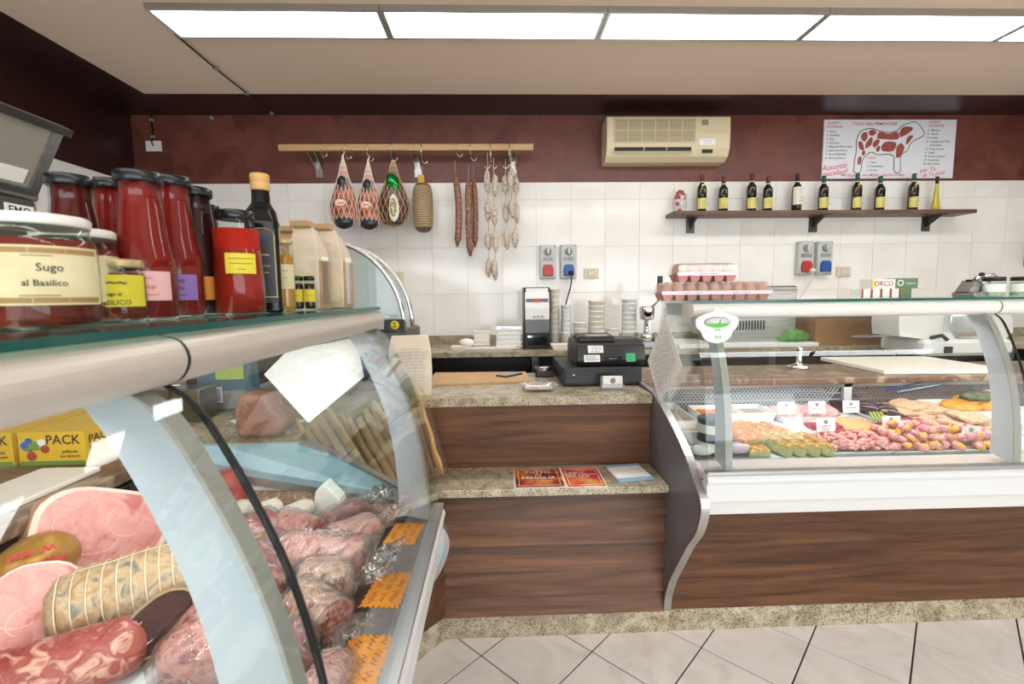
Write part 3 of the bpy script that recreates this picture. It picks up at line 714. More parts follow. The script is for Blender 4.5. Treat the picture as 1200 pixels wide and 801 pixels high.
# --- hams in nets
mat('ham_skin', 'b86a42', .38, col2='3c1b18', ns=16, det=6, col3='a24a2a', ramp=(.38, .62)); mat('ham_dark', '5a1f1a', .3, col2='2e0f0e', ns=16); mat('net', 'ece2d2', .8); mat('foil_green', '0f7a34', .22, .6)
mat('foil_black', '22252a', .3); mat('label_pink', 'e6c9b8', .6); mat('twine', 'c9b48a', .8)
def ham(px, z_top, z_bot, w, label, skin, green=False, seed=0):
    H_ = z_top-z_bot; t = thing('ham', label, 'ham', (px, YH-.09+.0, z_bot), group='hams on the hanging rail')
    prof = [(.02, 0), (.62, .06), (.93, .18), (1, .30), (.93, .42), (.72, .56), (.46, .70), (.30, .80), (.22, .88), (.10, .96), (.03, 1)]
    b = B(); rings = []; n = 20
    for r, v in crom(prof, 3):
        r = max(r, .02)
        rings.append([(w*r*math.cos(2*PI*i/n)*(1+.05*noise.noise(Vector((v*5, i*.4, seed))))+w*.12*(v-.4), w*.62*r*math.sin(2*PI*i/n), v*H_) for i in range(n)])
    b.loft(rings, True, True, sm=True); b.obj('meat', skin, t)
    nb = B(); NS = 16; N_ = 15                       # the string net: two families of spirals
    pr = crom(prof, 4)
    def P_(v, a):
        i = min(int(v*(len(pr)-1)), len(pr)-2); f = v*(len(pr)-1)-i; r = max(.05, pr[i][0]*(1-f)+pr[i+1][0]*f); vv = pr[i][1]*(1-f)+pr[i+1][1]*f
        return (w*1.025*r*math.cos(a)+w*.12*(vv-.4), w*.66*r*math.sin(a), vv*H_)
    for s in (1, -1):
        for k in range(NS):
            nb.tube([P_(j/N_, 2*PI*k/NS+s*j/N_*2.3) for j in range(N_+1)], .0016, 4, sm=False)
    nb.obj('net', 'net' if not green else 'twine', t, kind='stuff')
    nb2 = B().tube([(w*.07, 0, H_*.98), (w*.06, 0, H_*1.02), (.01, 0.04, H_+.05), (-.025, .088, H_+.09)], [.012, .007, .004, .003], 8); nb2.obj('knot', 'net' if not green else 'foil_black', t)
    if green:
        B().ell((w*.06, -w*.22, H_*.63), (w*.42, w*.30, H_*.15), 14, 10, nz=.1, ns=30, rot=Matrix.Rotation(-.35, 3, 'Y')).obj('foil_collar', 'foil_green', t)
        o = B().ell((w*.1, -w*.50, H_*.27), (w*.36, w*.16, H_*.20), 18, 10).obj('oval_label', 'label_cream', t)
        B().ell((w*.1, -w*.545, H_*.27), (w*.27, w*.14, H_*.16), 18, 10).obj('oval_print', 'print_green', o)
        B().ell((w*.1, -w*.57, H_*.25), (w*.13, w*.13, H_*.07), 14, 8).obj('oval_print', 'label_yellow', o)
    else:
        B().ell((-w*.05, -w*.34, H_*.36), (w*.58, w*.31, H_*.085), 16, 8).obj('paper_band', 'label_pink', t)
        scribble(t, 'ink_red', at(-w*.05, -w*.656, H_*.36), .05, .028, 1, seed=seed, t=.004)
        B().ell((w*.01, -w*.12, H_*.64), (w*.40, w*.36, H_*.11), 14, 8, nz=.08, ns=40).obj('dark_label', 'foil_black', t)
        B().ell((0, -w*.20, H_*.13), (w*.72, w*.40, H_*.12), 14, 8, nz=.08, ns=40).obj('dark_label', 'foil_black', t)
    return t
mat('print_green', '2c4a32', .5, col2='c7bb9a', ns=60)
ham((-1.1531, 3.7200, 2.0627)[0], (-1.1342, 3.7200, 2.4738)[2], (-1.1590, 3.7200, 1.9343)[2], .104, 'reddish brown ham in a white string net, nearest the left end of the rail', 'ham_skin', seed=1)
ham((-0.9653, 3.7200, 2.0615)[0], (-0.9497, 3.7200, 2.4419)[2], (-0.9708, 3.7200, 1.9265)[2], .098, 'netted ham with a pale band, hanging in the middle of the three hams', 'ham_skin', seed=5)
ham((-0.7768, 3.7200, 2.0603)[0], (-0.7622, 3.7200, 2.4665)[2], (-0.7807, 3.7200, 1.9509)[2], .118, 'dark ham with a green foil collar and an oval label', 'ham_dark', True, seed=9)
# culatello wound in string
mat('aged_skin', '7f6243', .6, col2='5f452c', ns=25)
cu = thing('string_wound_salami', 'fat brown salami wound tightly in string, hanging beside the green collared ham', 'salami', ((-0.5629, 3.7200, 2.1232)[0], YH-.03, (-0.5690, 3.7200, 1.9235)[2]))
hc = .375; pr = crom([(.02, 0), (.05, .012), (.072, .06), (.076, .18), (.072, .30), (.055, .36), (.02, hc)], 4)
B().lathe(pr, seg=20).obj('meat', 'aged_skin', cu)
tw = B()
sp = []
for k in range(25*14):
    v = k/(25*14); z = .03+v*(hc-.06); r = next((a[0]*(1-(z-a[1])/(b_[1]-a[1]))+b_[0]*(z-a[1])/(b_[1]-a[1]) for a, b_ in zip(pr, pr[1:]) if a[1] <= z <= b_[1]), .05)+.002
    sp.append((r*math.cos(2*PI*k/14), r*math.sin(2*PI*k/14), z))
tw.tube(sp, .0032, 4); tw.tube([(0, 0, hc), (0, .01, hc+.09), (0, .012, hc+.135)], .002, 4); tw.obj('string', 'twine', cu, kind='stuff')
B().box(-.028, .02, -.03, -.027, hc-.005, hc+.055).obj('paper_tag', 'label_gold', cu)
# salami sticks
mat('salami_skin', '8a5f4a', .6, col2='b58a70', ns=60, det=5, col3='6e4433'); mat('salami_white', 'b9a895', .75, col2='8a6a55', ns=55, det=5, col3='d1c5b4')
def stick(px, ys, r, label, bendx, mt='salami_skin'):
    t = thing('long_salami', label, 'salami', (px, YH, ys[-1]))
    n = 9; H_ = ys[0]-ys[1]
    b = B().tube([(bendx*math.sin(PI*i/n), 0, H_*i/n) for i in range(n+1)], [r*.25]+[r*(1+.05*math.sin(i*2.1)) for i in range(1, n)]+[r*.3], 12); b.obj('meat', mt, t)
    B().tube([(0, 0, H_), (0, -.0, H_+.10)], .0018, 4).obj('string', 'twine', t)
    return t
s1 = stick((-0.3078, 3.7800, 2.0676)[0], ((-0.3039, 3.7800, 2.3729)[2], (-0.2970, 3.7800, 1.8104)[2]), .026, 'long thin salami hanging alone, nearest the string wound one', .02)
s2 = stick((-0.2043, 3.7800, 2.0670)[0], ((-0.1986, 3.7800, 2.3403)[2], (-0.2111, 3.7800, 1.7364)[2]), .028, 'longest salami stick, front one of a hanging pair', -.006)
s3 = stick((-0.1688, 3.8100, 2.0719)[0], ((-0.1668, 3.8100, 2.3475)[2], (-0.1706, 3.8100, 1.8124)[2]), .022, 'shorter salami stick, partly hidden behind the longest one', .01); s3.location.y += .045
# strings of small white salami: every link its own part
def strand(px, y, spans, label, r=.026, seed=0):
    rnd = random.Random(seed); x = px
    t = thing('salami_string', label, 'sausages', (x, y, spans[-1][1]), group='strings of small salami'); z0 = spans[-1][1]
    for a, b_ in spans:
        h = a-b_; dx = rnd.uniform(-.008, .008)
        B().tube([(dx+rnd.uniform(-.004, .004), 0, b_-z0+h*k/6) for k in range(7)], [r*.2, r*.8, r, r*1.03, r, r*.8, r*.2], 10).obj('link', 'salami_white', t)
    B().tube([(0, .0, 0), (0, .0, spans[0][0]-z0), (0, 0, spans[0][0]-z0+.12)], .003, 5).obj('string', 'twine', t)
    return t
def spn(ys, px): return [(a, b_) for a, b_ in zip(ys[::2], ys[1::2])]
zy = lambda y: 2.635+(169.5-y)*0.00693                   # height on the wall plane of the rail
strand((-0.0549, 3.7800, 2.1969)[0], YH, [(zy(202), zy(228)), (zy(238), zy(260)), (zy(270), zy(292)), (zy(302), zy(323))], 'string of four white salami links ending lowest, left one of its pair', seed=1)
strand((-0.0081, 3.7800, 2.1966)[0], YH-.03, [(zy(208), zy(233)), (zy(243), zy(265)), (zy(272), zy(295)), (zy(303), zy(327))], 'string of white salami links hanging lowest of all, in front of its pair', seed=2)
strand((0.0855, 3.7800, 2.1961)[0], YH, [(zy(208), zy(230)), (zy(238), zy(262)), (zy(268), zy(292))], 'string of three white salami links, first of the right cluster', seed=3)
strand((0.1290, 3.7800, 2.1959)[0], YH-.035, [(zy(202), zy(224)), (zy(236), zy(257))], 'short string of two white salami links, front of the right cluster', seed=4)
strand((0.1625, 3.7800, 2.1957)[0], YH+.02, [(zy(208), zy(230)), (zy(240), zy(262)), (zy(268), zy(290))], 'string of white salami links nearest the right rail bracket', seed=5)
# --- sockets, switches, cables
mat('socket_grey', 'bfc4bf', .45); mat('socket_red', 'b8262a', .35); mat('socket_blue', '1d4fa0', .35); mat('switch_cream', 'd8cdb0', .4); mat('mid_grey', '8d8f8c', .5)
def socket(x, z, label, cover):
    t = thing('power_socket', label, 'socket', (x, YW, z), group=None)
    B().cbox(-.066, .066, -.05, -.001, -.14, .14, .006).obj('box', 'socket_grey', t)
    kb = B().lathe([(.030, 0), (.030, .012), (.026, .018), (0, .018)], seg=18).xf(at(0, -.05, .085, RX(PI/2))).obj('switch_dial', 'mid_grey', t)
    B().box(-.005, .005, -.085, -.066, .062, .108).obj('pointer', 'white_plastic', kb)
    B().box(-.045, .045, -.056, -.05, .008, .04).obj('window', 'clear_plastic', t)
    bk = B()
    for i in range(3): bk.box(-.035+i*.026, -.016+i*.026, -.0545, -.05, .012, .036)
    bk.obj('breakers', 'mid_grey', t)
    fl = B().prism([(-.042, -.115), (.042, -.115), (.042, -.05), (.028, -.022), (-.028, -.022), (-.042, -.05)], -.078, -.05, 'y').obj('flap', cover, t, bev=.006)
    for sx in (-.055, .055):
        for sz in (-.128, .128): B().lathe([(.005, 0), (.005, .003), (0, .003)], seg=8).xf(at(sx, -.05, sz, RX(PI/2))).obj('screw', 'mid_grey', t)
    return t
socket(.428, 1.695, 'grey power socket with a red flap, above the white dispenser', 'socket_red')
socket(.60, 1.695, 'grey power socket with a blue flap and a black plug', 'socket_blue')
socket(2.605, 1.705, 'grey power socket with a red flap and a white plug pulled out', 'socket_red')
socket(2.768, 1.705, 'unused grey power socket with a blue flap, right of the pair', 'socket_blue')
def plug(x, z, pts, mt, label):
    t = thing('plug_cable', label, 'cable', (x, YW-.08, z))
    B().lathe([(.022, 0), (.02, .03), (.010, .05), (0, .05)], seg=12).xf(RX(PI/2)).obj('plug', mt, t)
    B().tube(crom([(0, -.03, -.012)]+pts, 6), .0055, 6).obj('cable', mt, t)
plug(.615, 1.60, [(-.005, -.02, -.10), (-.03, .03, -.22), (-.055, .05, -.34)], 'black', 'black plug and cable hanging from the blue socket')
plug(2.63, 1.60, [(.0, -.01, -.08), (-.03, .03, -.18), (-.08, .05, -.28)], 'white_plastic', 'white plug and cable hanging from the red socket')
def switch(x, z, label):
    t = thing('light_switch', label, 'switch', (x, YW, z))
    B().cbox(-.062, .062, -.016, -.001, -.042, .042, .004).obj('plate', 'switch_cream', t, bev=.003)
    k = B(); k.box(-.034, .034, -.0175, -.016, -.024, .024); k.obj('frame', 'mid_grey', t)
    B().box(-.031, .031, -.021, -.017, -.022, .021).obj('rocker', 'switch_cream', t)
switch((0.7977, 3.9600, 1.6008)[0], (0.7977, 3.9600, 1.6008)[2], 'cream light switch right of the socket with the blue flap and black plug')
switch((2.9636, 3.9600, 1.5930)[0], (2.9599, 3.9600, 1.5930)[2], 'cream light switch above the cardboard box, right of the unused socket')
switch((-0.8313, 3.9600, 1.5895)[0], (-0.8313, 3.9600, 1.5895)[2], 'cream light switch just right of the curved countertop showcase')
# thin cable from the LED panels to the wall, with its clips
cb = thing('ceiling_cable', 'thin black cable clipped along the ceiling to the back wall', 'cable', (-1.75, 2.8, ZC-.005))
B().tube([(0, 0, -.004), (0, .40, -.012), (0, .78, -.008), (0, 1.165, -.014)], .005, 6).obj('cable', 'black', cb)
for y in (.38, .75, 1.12): B().box(-.012, .012, y-.012, y+.012, -.018, 0).obj('clip', 'mid_grey', cb)
wo = thing('cable_outlet', 'white wall plate with a short cable running up to the ceiling', 'outlet', ((-2.7127, 3.9700, 2.6406)[0], YP-.001, (-2.7127, 3.9700, 2.6406)[2]))
B().box(-.06, .06, -.014, 0, -.04, .04).obj('plate', 'white_plastic', wo, bev=.003)
B().tube([(0, -.014, 0), (0, -.03, .03), (0, -.008, .06), (0, -.008, .27)], .005, 6).obj('cable', 'black', wo)
for z in (.07, .20, .26): B().box(-.012, .012, -.016, 0, z-.01, z+.01).obj('clip', 'mid_grey', wo)
for x, lb in (((-2.2412, 3.9700, 2.8885)[0], 'small steel cable clip high on the red wall, right of the wall plate'),): single(B().lathe([(.016, 0), (.016, .02), (.008, .03), (0, .03)], seg=12).xf(RX(PI/2)), 'cable_clip', 'mid_grey', lb, 'clip', (x, YP-.001, ZC-.03))
wb = thing('wall_cabinet', 'edge of a grey wall box at the far right above the jars', 'box', (4.56, YW, 1.62))
B().cbox(-.01, .30, -.12, -.002, 0, .36, .008).obj('body', 'mid_grey', wb); B().box(.01, .28, -.126, -.12, .02, .34).obj('door', 'socket_grey', wb)

# ================================================================ ON THE BACK WORKTOP
ZW = 1.03
mat('grey_plastic', '9a9a9a', .4); mat('screen', '121418', .15); mat('led_red', 'e03030', .4); mat('cream_white', 'f0eadc', .45)
mat('silver_foil', 'c9cbcd', .25, .9, bump=.4, bs=60)
d = thing('tray_sealer', 'tall white and black dispenser machine with a red display, under the power sockets', 'machine', ((0.2931, 3.5500, 1.0397)[0], 3.55, ZW))
B().box(-.095, .095, -.12, .12, 0, .45).obj('housing', 'black', d, bev=.006)
B().prism([(-.15, .30), (-.128, .415), (-.118, .415), (-.118, .215), (-.145, .215)], -.088, .088).obj('front_panel', 'white_plastic', d, bev=.004)
B().box(-.08, .08, -.127, -.118, .415, .443).obj('top_panel', 'white_plastic', d)
s_ = B().box(-.08, .08, -.142, -.13, .335, .368).obj('display', 'screen', d); B().box(-.022, .022, -.1435, -.142, .341, .362).obj('lit_digits', 'led_red', s_)
kb = B()
for i in range(3): kb.box(-.03+i*.028, -.014+i*.028, -.152, -.143, .232, .244)
kb.obj('keys', 'mid_grey', d)
B().prism([(-.145, .215), (-.15, .12), (-.118, .12), (-.118, .215)], -.088, .088).obj('flap', 'dark_steel', d)
B().box(-.07, .07, -.14, -.115, .03, .09).obj('outlet', 'screen', d); B().box(-.07, .07, -.143, -.139, .085, .10).obj('tear_bar', 'chrome', d)
def tub_stack(x0, x1, top, y, label, n, taper=.86, clear=False, mt='cream_white', rim=.004):
    """nested tubs, each rim showing above the last"""
    w = (x1-x0)/2; t = thing('tub_stack', label, 'tubs', ((x0+x1)/2, y, ZW), group='stacked tubs on the back worktop')
    h = top-ZW; h0 = min(.11, h*.5); st = (h-h0)/max(1, n-1)
    for i in range(n):
        z = st*i
        b = B().lathe([(w*taper, z), (w*.97, z+h0-.006), (w, z+h0-.005), (w, z+h0-.001), (w*.95, z+h0)], seg=16, cap=(i == 0 or i == n-1)); b.obj('tub', mt, t)
    return t
mat('tub_clear', 'f4f4f0', .25)
tub_stack(0.406, 0.485, 1.471, 3.620, 'tallest narrow stack of cream tubs, right beside the dispenser machine', 9, mt='cream_white')
tub_stack(0.484, 0.562, 1.347, 3.560, 'narrow stack of white tubs under the black cable', 7, mt='tub_clear')
tub_stack(0.575, 0.686, 1.216, 3.560, 'low pair of wide clear tubs above the white tray', 3, mt='tub_clear')
tub_stack(0.701, 0.826, 1.376, 3.600, 'wide cream tub stack in the middle of the back worktop', 7, mt='cream_white')
tub_stack(0.840, 0.946, 1.165, 3.600, 'lowest stack of white tubs, between two tall stacks', 3, mt='tub_clear')
tub_stack(0.954, 1.073, 1.387, 3.580, 'tall stack of white tubs next to the burger press', 8, mt='tub_clear')
# trays and dishes left of the dispenser
def rect_stack(x, y, w, dp, h, n, label, name, mt, lid=None, base=None):
    t = thing(name, label, 'trays', (x, y, ZW)); st = h/n
    for i in range(n):
        b = B(); z = st*i
        def rg(a, zz): return [(-w/2*a, -dp/2*a, zz), (w/2*a, -dp/2*a, zz), (w/2*a, dp/2*a, zz), (-w/2*a, dp/2*a, zz)]
        b.loft([rg(.84, z), rg(.98, z+st*.85), rg(1.0, z+st*.87), rg(1.0, z+st)]); b.obj('tray', mt, t)
    if lid: B().box(-w/2*.97, w/2*.97, -dp/2*.97, dp/2*.97, h, h+.02).obj('film', lid, t)
    return t
rect_stack((0.0850, 3.5200, 1.0783)[0], 3.52, .19, .22, .15, 5, 'stack of clear trays topped with silver foil, left of the dispenser machine', 'tray_stack', 'tub_clear', 'silver_foil')
rect_stack((-0.1147, 3.5500, 1.0784)[0], 3.58, .125, .16, .13, 4, 'smaller stack of white trays, left of the foil topped stack', 'tray_stack', 'cream_white')
rect_stack((-0.0238, 3.4200, 1.0645)[0]-.02, 3.42, .36, .12, .018, 1, 'long shallow white tray lying in front of the tray stacks', 'serving_tray', 'white_plastic')
rect_stack((-0.2251, 3.4600, 1.0761)[0]-.04, 3.44, .14, .14, .03, 1, 'shallow tray with crumpled paper at the left of the tray stacks', 'serving_tray', 'cream_white')
single(B().ell((0, 0, .035), (.055, .05, .03), 10, 8, nz=.25, ns=30), 'crumpled_paper', 'paper', 'crumpled white paper lying on the leftmost shallow tray', 'paper', ((-0.1981, 3.4400, 1.1154)[0]-.02, 3.44, ZW+.02))
single(B().box(-.05, .05, -.07, .07, 0, .006), 'paper_sheet', 'paper', 'small white sheet at the left end of the visible back worktop', 'paper', ((-0.6206, 3.7000, 1.1051)[0], 3.72, ZW), (0, 0, .3))
wt = thing('serving_tray', 'white tray holding a coiled black cable in front of the tubs', 'tray', ((0.5274, 3.4200, 1.0562)[0], 3.42, ZW))
B().loft([[(-.14*a, -.06*a, z), (.14*a, -.06*a, z), (.14*a, .06*a, z), (-.14*a, .06*a, z)] for a, z in ((.86, 0), (1, .035), (.96, .035), (.84, .008))]).obj('tray', 'white_plastic', wt)
single(B().tube([(.035*math.cos(a*.7)*(1+.2*math.sin(a)), .028*math.sin(a*.7), .004+.001*a) for a in range(30)], .005, 6), 'coiled_cable', 'black', 'short coiled black cable lying on the white tray', 'cable', ((0.6281, 3.4200, 1.1113)[0], 3.42, ZW+.04))
# burger press with its lever
bp = thing('burger_press', 'steel hand press with a black lever grip, behind the end of the right counter', 'press', ((1.1395, 3.4500, 1.0053)[0], 3.45, ZW))
B().cbox(-.10, .14, -.12, .12, 0, .05, .008).obj('base', 'steel', bp)
B().box(-.02, .02, .06, .10, .05, .30).obj('column', 'steel', bp)
B().lathe([(.06, .05), (.06, .09), (.05, .10), (.012, .10), (.012, .20), (.05, .205), (.055, .28), (.05, .30), (0, .30)], (-.03, 0, 0), 18).obj('plunger', 'chrome', bp)
lv = B().tube([(.02, .08, .28), (.045, -.02, .34), (.05, -.03, .40)], .009, 8).obj('lever', 'chrome', bp); B().tube([(.05, -.03, .39), (.052, -.034, .52)], .019, 10).obj('grip', 'black', lv)
# steel machine
sm = thing('steel_machine', 'square stainless steel machine standing behind the egg cartons', 'machine', ((1.9013, 3.6000, 1.0769)[0], 3.6, ZW))
B().cbox(-.31, .31, -.20, .2, 0, .44, .01).obj('housing', 'steel', sm)
vb = B()
for i in range(10): vb.box(-.14+i*.022, -.128+i*.022, -.202, -.199, .12, .19)
vb.obj('vent_slots', 'black', sm, kind='stuff')
B().box(-.30, .30, -.203, -.2, .405, .41).obj('seam', 'dark_steel', sm)
# cardboard box with folded flaps and a green bag beside it
cbx = thing('cardboard_box', 'open brown cardboard box with folded flaps on the back worktop', 'box', ((2.5935, 3.5000, 1.0427)[0], 3.55, ZW))
t_ = .006; w, dd, h = .25, .17, .20
for a in ((-w, w, -dd, -dd+t_, 0, h), (-w, w, dd-t_, dd, 0, h), (-w, -w+t_, -dd+t_, dd-t_, 0, h), (w-t_, w, -dd+t_, dd-t_, 0, h), (-w+t_, w-t_, -dd+t_, dd-t_, 0, t_)): B().box(*a).obj('wall_panel', 'cardboard', cbx)
B().box(-w, w, 0, .15, -t_/2, t_/2).xf(Matrix.Translation((0, -dd, h)) @ RX(PI-.5)).obj('flap', 'cardboard', cbx)
B().box(-w, w, 0, .15, -t_/2, t_/2).xf(Matrix.Translation((0, dd, h)) @ RX(.25)).obj('flap', 'cardboard', cbx)
B().box(0, .14, -dd, dd, -t_/2, t_/2).xf(Matrix.Translation((w, 0, h)) @ RY(-.2)).obj('flap', 'cardboard', cbx)
mat('leaf_green', '6da552', .5, col2='4b8040', ns=40)
single(B().ell((0, 0, .04), (.13, .09, .055), 14, 10, nz=.35, ns=22), 'green_bag', 'leaf_green', 'crumpled bright green bag left of the cardboard box', 'bag', ((2.2049, 3.4200, 1.1328)[0]-.02, 3.44, ZW+.03))
single(B().ell((0, 0, .0), (.15, .10, .012), 12, 6, nz=.3, ns=16), 'paper_bag', 'paper', 'flat white paper bag on the flap of the cardboard box', 'bag', ((2.7424, 3.4000, 1.1266)[0], 3.42, ZW+.012+.05))
wbd = single(B().box(-.52, .50, -.03, .42, 0, .03), 'plastic_board', 'white_plastic', 'long white plastic board on the back worktop behind the round gauge', 'board', ((1.8191, 3.3000, 1.0613)[0], 3.33, ZW), bev=.004)

# ================================================================ ON THE WORKTOP OF THE RIGHT COUNTER
ZR = 1.0
single(B().lathe([(.055, 0), (.058, .004), (.056, .013), (.030, .020), (.014, .030), (.013, .075), (.017, .105), (.015, .122), (.006, .128), (0, .128)], seg=24), 'meat_pounder', 'chrome', 'round steel meat pounder standing upright on the brown worktop', 'pounder', (1.6810, 2.5470, 1.0000))
single(B().box(-.29, .34, -.26, .26, 0, .022), 'cutting_board', 'cutting_white', 'big white cutting board on the brown worktop', 'board', (2.27, 2.545, ZR), (0, 0, -.06), bev=.004) if mat('cutting_white', 'eee4d8', .5) else None
sl = thing('meat_slicer', 'white meat slicer with rounded housing behind the white cutting board', 'slicer', (2.86, 2.93, ZR))
mat('slicer_white', 'd9d8d4', .3)
for k, (sx, sy) in enumerate(((-.2, -.12), (.25, -.12), (-.2, .16), (.25, .16))): B().lathe([(.02, -.13), (.02, .02)], (sx, sy, 0), 10).obj('foot', 'black', sl)
B().cbox(-.24, .32, -.16, .20, .02, .12, .02).obj('base', 'slicer_white', sl)
B().prism(crom([(-.36, .14), (-.37, .25), (-.34, .315), (-.26, .33), (.28, .33), (.33, .30), (.33, .12), (-.2, .12)], 4), -.10, .12, 'y').obj('housing', 'slicer_white', sl, bev=.012)
B().lathe([(.13, 0), (.14, .006), (.13, .012), (.03, .016), (0, .016)], seg=28).xf(at(.08, -.10, .24, RX(PI/2))).obj('blade', 'chrome', sl)
B().box(-.10, .10, -.135, -.115, .17, .31).obj('guard', 'clear_plastic', sl)
B().box(-.13, -.08, -.166, -.16, .04, .08).obj('switch', 'black', sl)
B().tube([(-.16, -.10, .13), (-.16, -.17, .15), (-.14, -.19, .12)], .012, 8).obj('knob', 'black', sl)

# ================================================================ ON THE GLASS SHELF OF THE RIGHT COUNTER
ZG = 1.3945
def egg_carton(x, y, z, rz, n, label):
    t = thing('egg_carton', label, 'egg carton', (x, y, z), rz, 'egg cartons on the glass shelf')
    s = .047; L_ = n*s
    b = B(); b.box(-L_/2, L_/2, -s, s, .026, .029)
    for i in range(n):
        for j in (-.5, .5):
            cx, cy = (i-(n-1)/2)*s, j*s
            b.loft([[(cx+a*r_, cy+c_*r_, zz_) for a, c_ in ((-1, -1), (1, -1), (1, 1), (-1, 1))] for r_, zz_ in ((.013, 0), (.0215, .027))], True, False)
    b.obj('tray', 'egg_tray', t)
    lid = B(); lid.box(-L_/2-.003, L_/2+.003, -s-.004, -s-.003, .022, .036); lid.obj('printed_band', 'band_print', t)
    lettering([('~~~~  ~~~~', 0, .029, .014)], 'socket_blue', t, at(0, -s-.0045, 0))
    cov = B()
    def rg(a, zz_): return [(-L_/2+a, -s+a, zz_), (L_/2-a, -s+a, zz_), (L_/2-a, s-a, zz_), (-L_/2+a, s-a, zz_)]
    cov.loft([rg(-.002, .03), rg(.006, .062), rg(.014, .070)], False, True); cov.obj('cover', 'clear_plastic', t)
    for i in range(n):
        for j in (-.5, .5):
            e = EGG.copy(); COL.objects.link(e); e.location = Matrix.Translation((x, y, z)) @ RZ(rz) @ Vector(((i-(n-1)/2)*s, j*s, .041))
            tag(e, f"{('first', 'second', 'third', 'fourth', 'fifth')[i]} brown egg from the left, {'front' if j < 0 else 'rear'} row of the {label.split(', ')[1].replace(' of the three on the shelf', '')} carton", 'egg', 'eggs in the cartons')
mat('egg_tray', 'c98a84', .5); mat('egg_shell', 'd09b80', .5, col2='c68a70', ns=20, rand=True); mat('band_print', 'e6d8dc', .5)
EGG = B().lathe([(.001, -.026), (.013, -.022), (.0195, -.008), (.0195, .003), (.015, .018), (.007, .026), (.001, .0285)], seg=12).obj('egg', 'egg_shell'); EGG.location = (0, 0, 0)
cartons = [(.92, 1.80, 0, 'pink carton of eggs, lower left of the three on the shelf'), (1.185, 1.80, 0, 'pink carton of eggs, lower right of the three on the shelf'), (.955, 1.80, .0725, 'pink carton of eggs, uppermost of the three on the shelf')]
egg_carton((0.7458, 1.8200, 1.4002)[0], 1.82, ZG, .0, 5, cartons[0][3]); egg_carton((0.9387, 1.8200, 1.3979)[0]-.005, 1.825, ZG, 0, 5, cartons[1][3]); egg_carton((0.8101, 1.8400, 1.4662)[0], 1.84, ZG+.072, .02, 5, cartons[2][3])
bpy.data.objects.remove(EGG)
mat('box_white', 'ece8e0', .6); mat('box_green', '5f7d5a', .5); mat('box_red', 'b5333a', .5)
def carton(px0, px1, py0, py1, y, dpt, mt, label, words=None, stripe=None, z=ZG):
    a = px0; w = px1-px0; h = py1-py0
    t = thing('food_box', label, 'box', ((px0+px1)/2, y, z), group='small food boxes on the glass shelf')
    B().box(-w/2, w/2, -dpt/2, dpt/2, 0, h).obj('box', mt, t, bev=.001)
    if stripe: B().box(-w/2-.0005, -w/2+w*.16, -dpt/2-.0006, -dpt/2+.001, .001, h-.001).obj('stripe', stripe, t)
    if words: lettering(words, 'box_red' if mt == 'box_white' else 'box_white', t, at(0, -dpt/2-.001, h/2))
    return t
for i, nm in enumerate(('first', 'second', 'third', 'fourth')):
    x0 = (1.4017, 1.8000, 1.4090)[0]+i*.0375; carton(x0, x0+.034, 0, .036, 1.80, .06, 'box_white', f'{nm} small white red-edged box in the lower row, from the left', stripe='box_red')
x0 = (1.4017, 1.8000, 1.4090)[0]+.152; carton(x0, x0+.044, 0, .036, 1.80, .06, 'box_green', 'small green box at the end of the lower row', stripe='cardboard')
carton((1.4396, 1.8000, 1.4582)[0], (1.5318, 1.8000, 1.4572)[0], 0, .036, 1.80, .06, 'box_white', 'white food box lettered ORCO in red, lying on the small boxes', [('ORCO', 0, 0, .026)], 'label_yellow', ZG+.0365)
carton((1.5335, 1.8000, 1.4572)[0], (1.6209, 1.8000, 1.4562)[0], 0, .039, 1.80, .06, 'box_green', 'green food box with a white ring, right of the ORCO box', [('O', -.026, 0, .034), ('~~~', .014, 0, .022)], None, ZG+.0365)
gr = thing('cheese_grater', 'small stainless grater with a black knob on the glass shelf', 'grater', ((1.9674, 1.8800, 1.4026)[0], 1.88, ZG))
B().cbox(-.055, .07, -.05, .05, 0, .02, .004).obj('base', 'steel', gr); B().lathe([(.028, .02), (.028, .07), (.02, .082), (0, .082)], (.02, 0, 0), 16).obj('drum', 'chrome', gr)
B().prism([(-.06, .02), (-.02, .02), (-.005, .062), (-.03, .066)], -.03, .03, 'y').obj('chute', 'steel', gr)
B().box(-.035, .075, -.012, .012, .062, .070).obj('arm', 'black', gr); B().lathe([(.01, .082), (.01, .092), (.006, .098), (0, .098)], (.02, 0, 0), 12).obj('knob', 'black', gr)
B().tube([(.02, 0, .085), (.07, 0, .09), (.09, 0, .07)], .006, 6).obj('crank', 'chrome', gr)
mat('jar_pale', 'c9c3a8', .3, col2='a8a488', ns=60)
def lid_jar(px, y, label):
    t = thing('glass_jar', label, 'jar', (px, y, ZG))
    B().lathe([(.032, 0), (.036, .004), (.036, .058), (.033, .064), (.033, .066)], seg=18).obj('glass', 'clear_glass', t)
    B().lathe([(.0335, .003), (.0335, .056), (0, .056)], seg=18).obj('contents', 'jar_pale', t)
    B().lathe([(.0365, .062), (.0365, .076), (.034, .078), (0, .078)], seg=18).obj('lid', 'black', t)
    B().lathe([(.0364, .018), (.0364, .050)], seg=18, cap=False).obj('label', 'label_white', t)
lid_jar((1.9966, 1.8400, 1.4022)[0], 1.84, 'small jar with black lid and white label, beside the grater'); lid_jar((2.1179, 1.8400, 1.4007)[0], 1.84, 'small jar with black lid and white label, at the right edge')

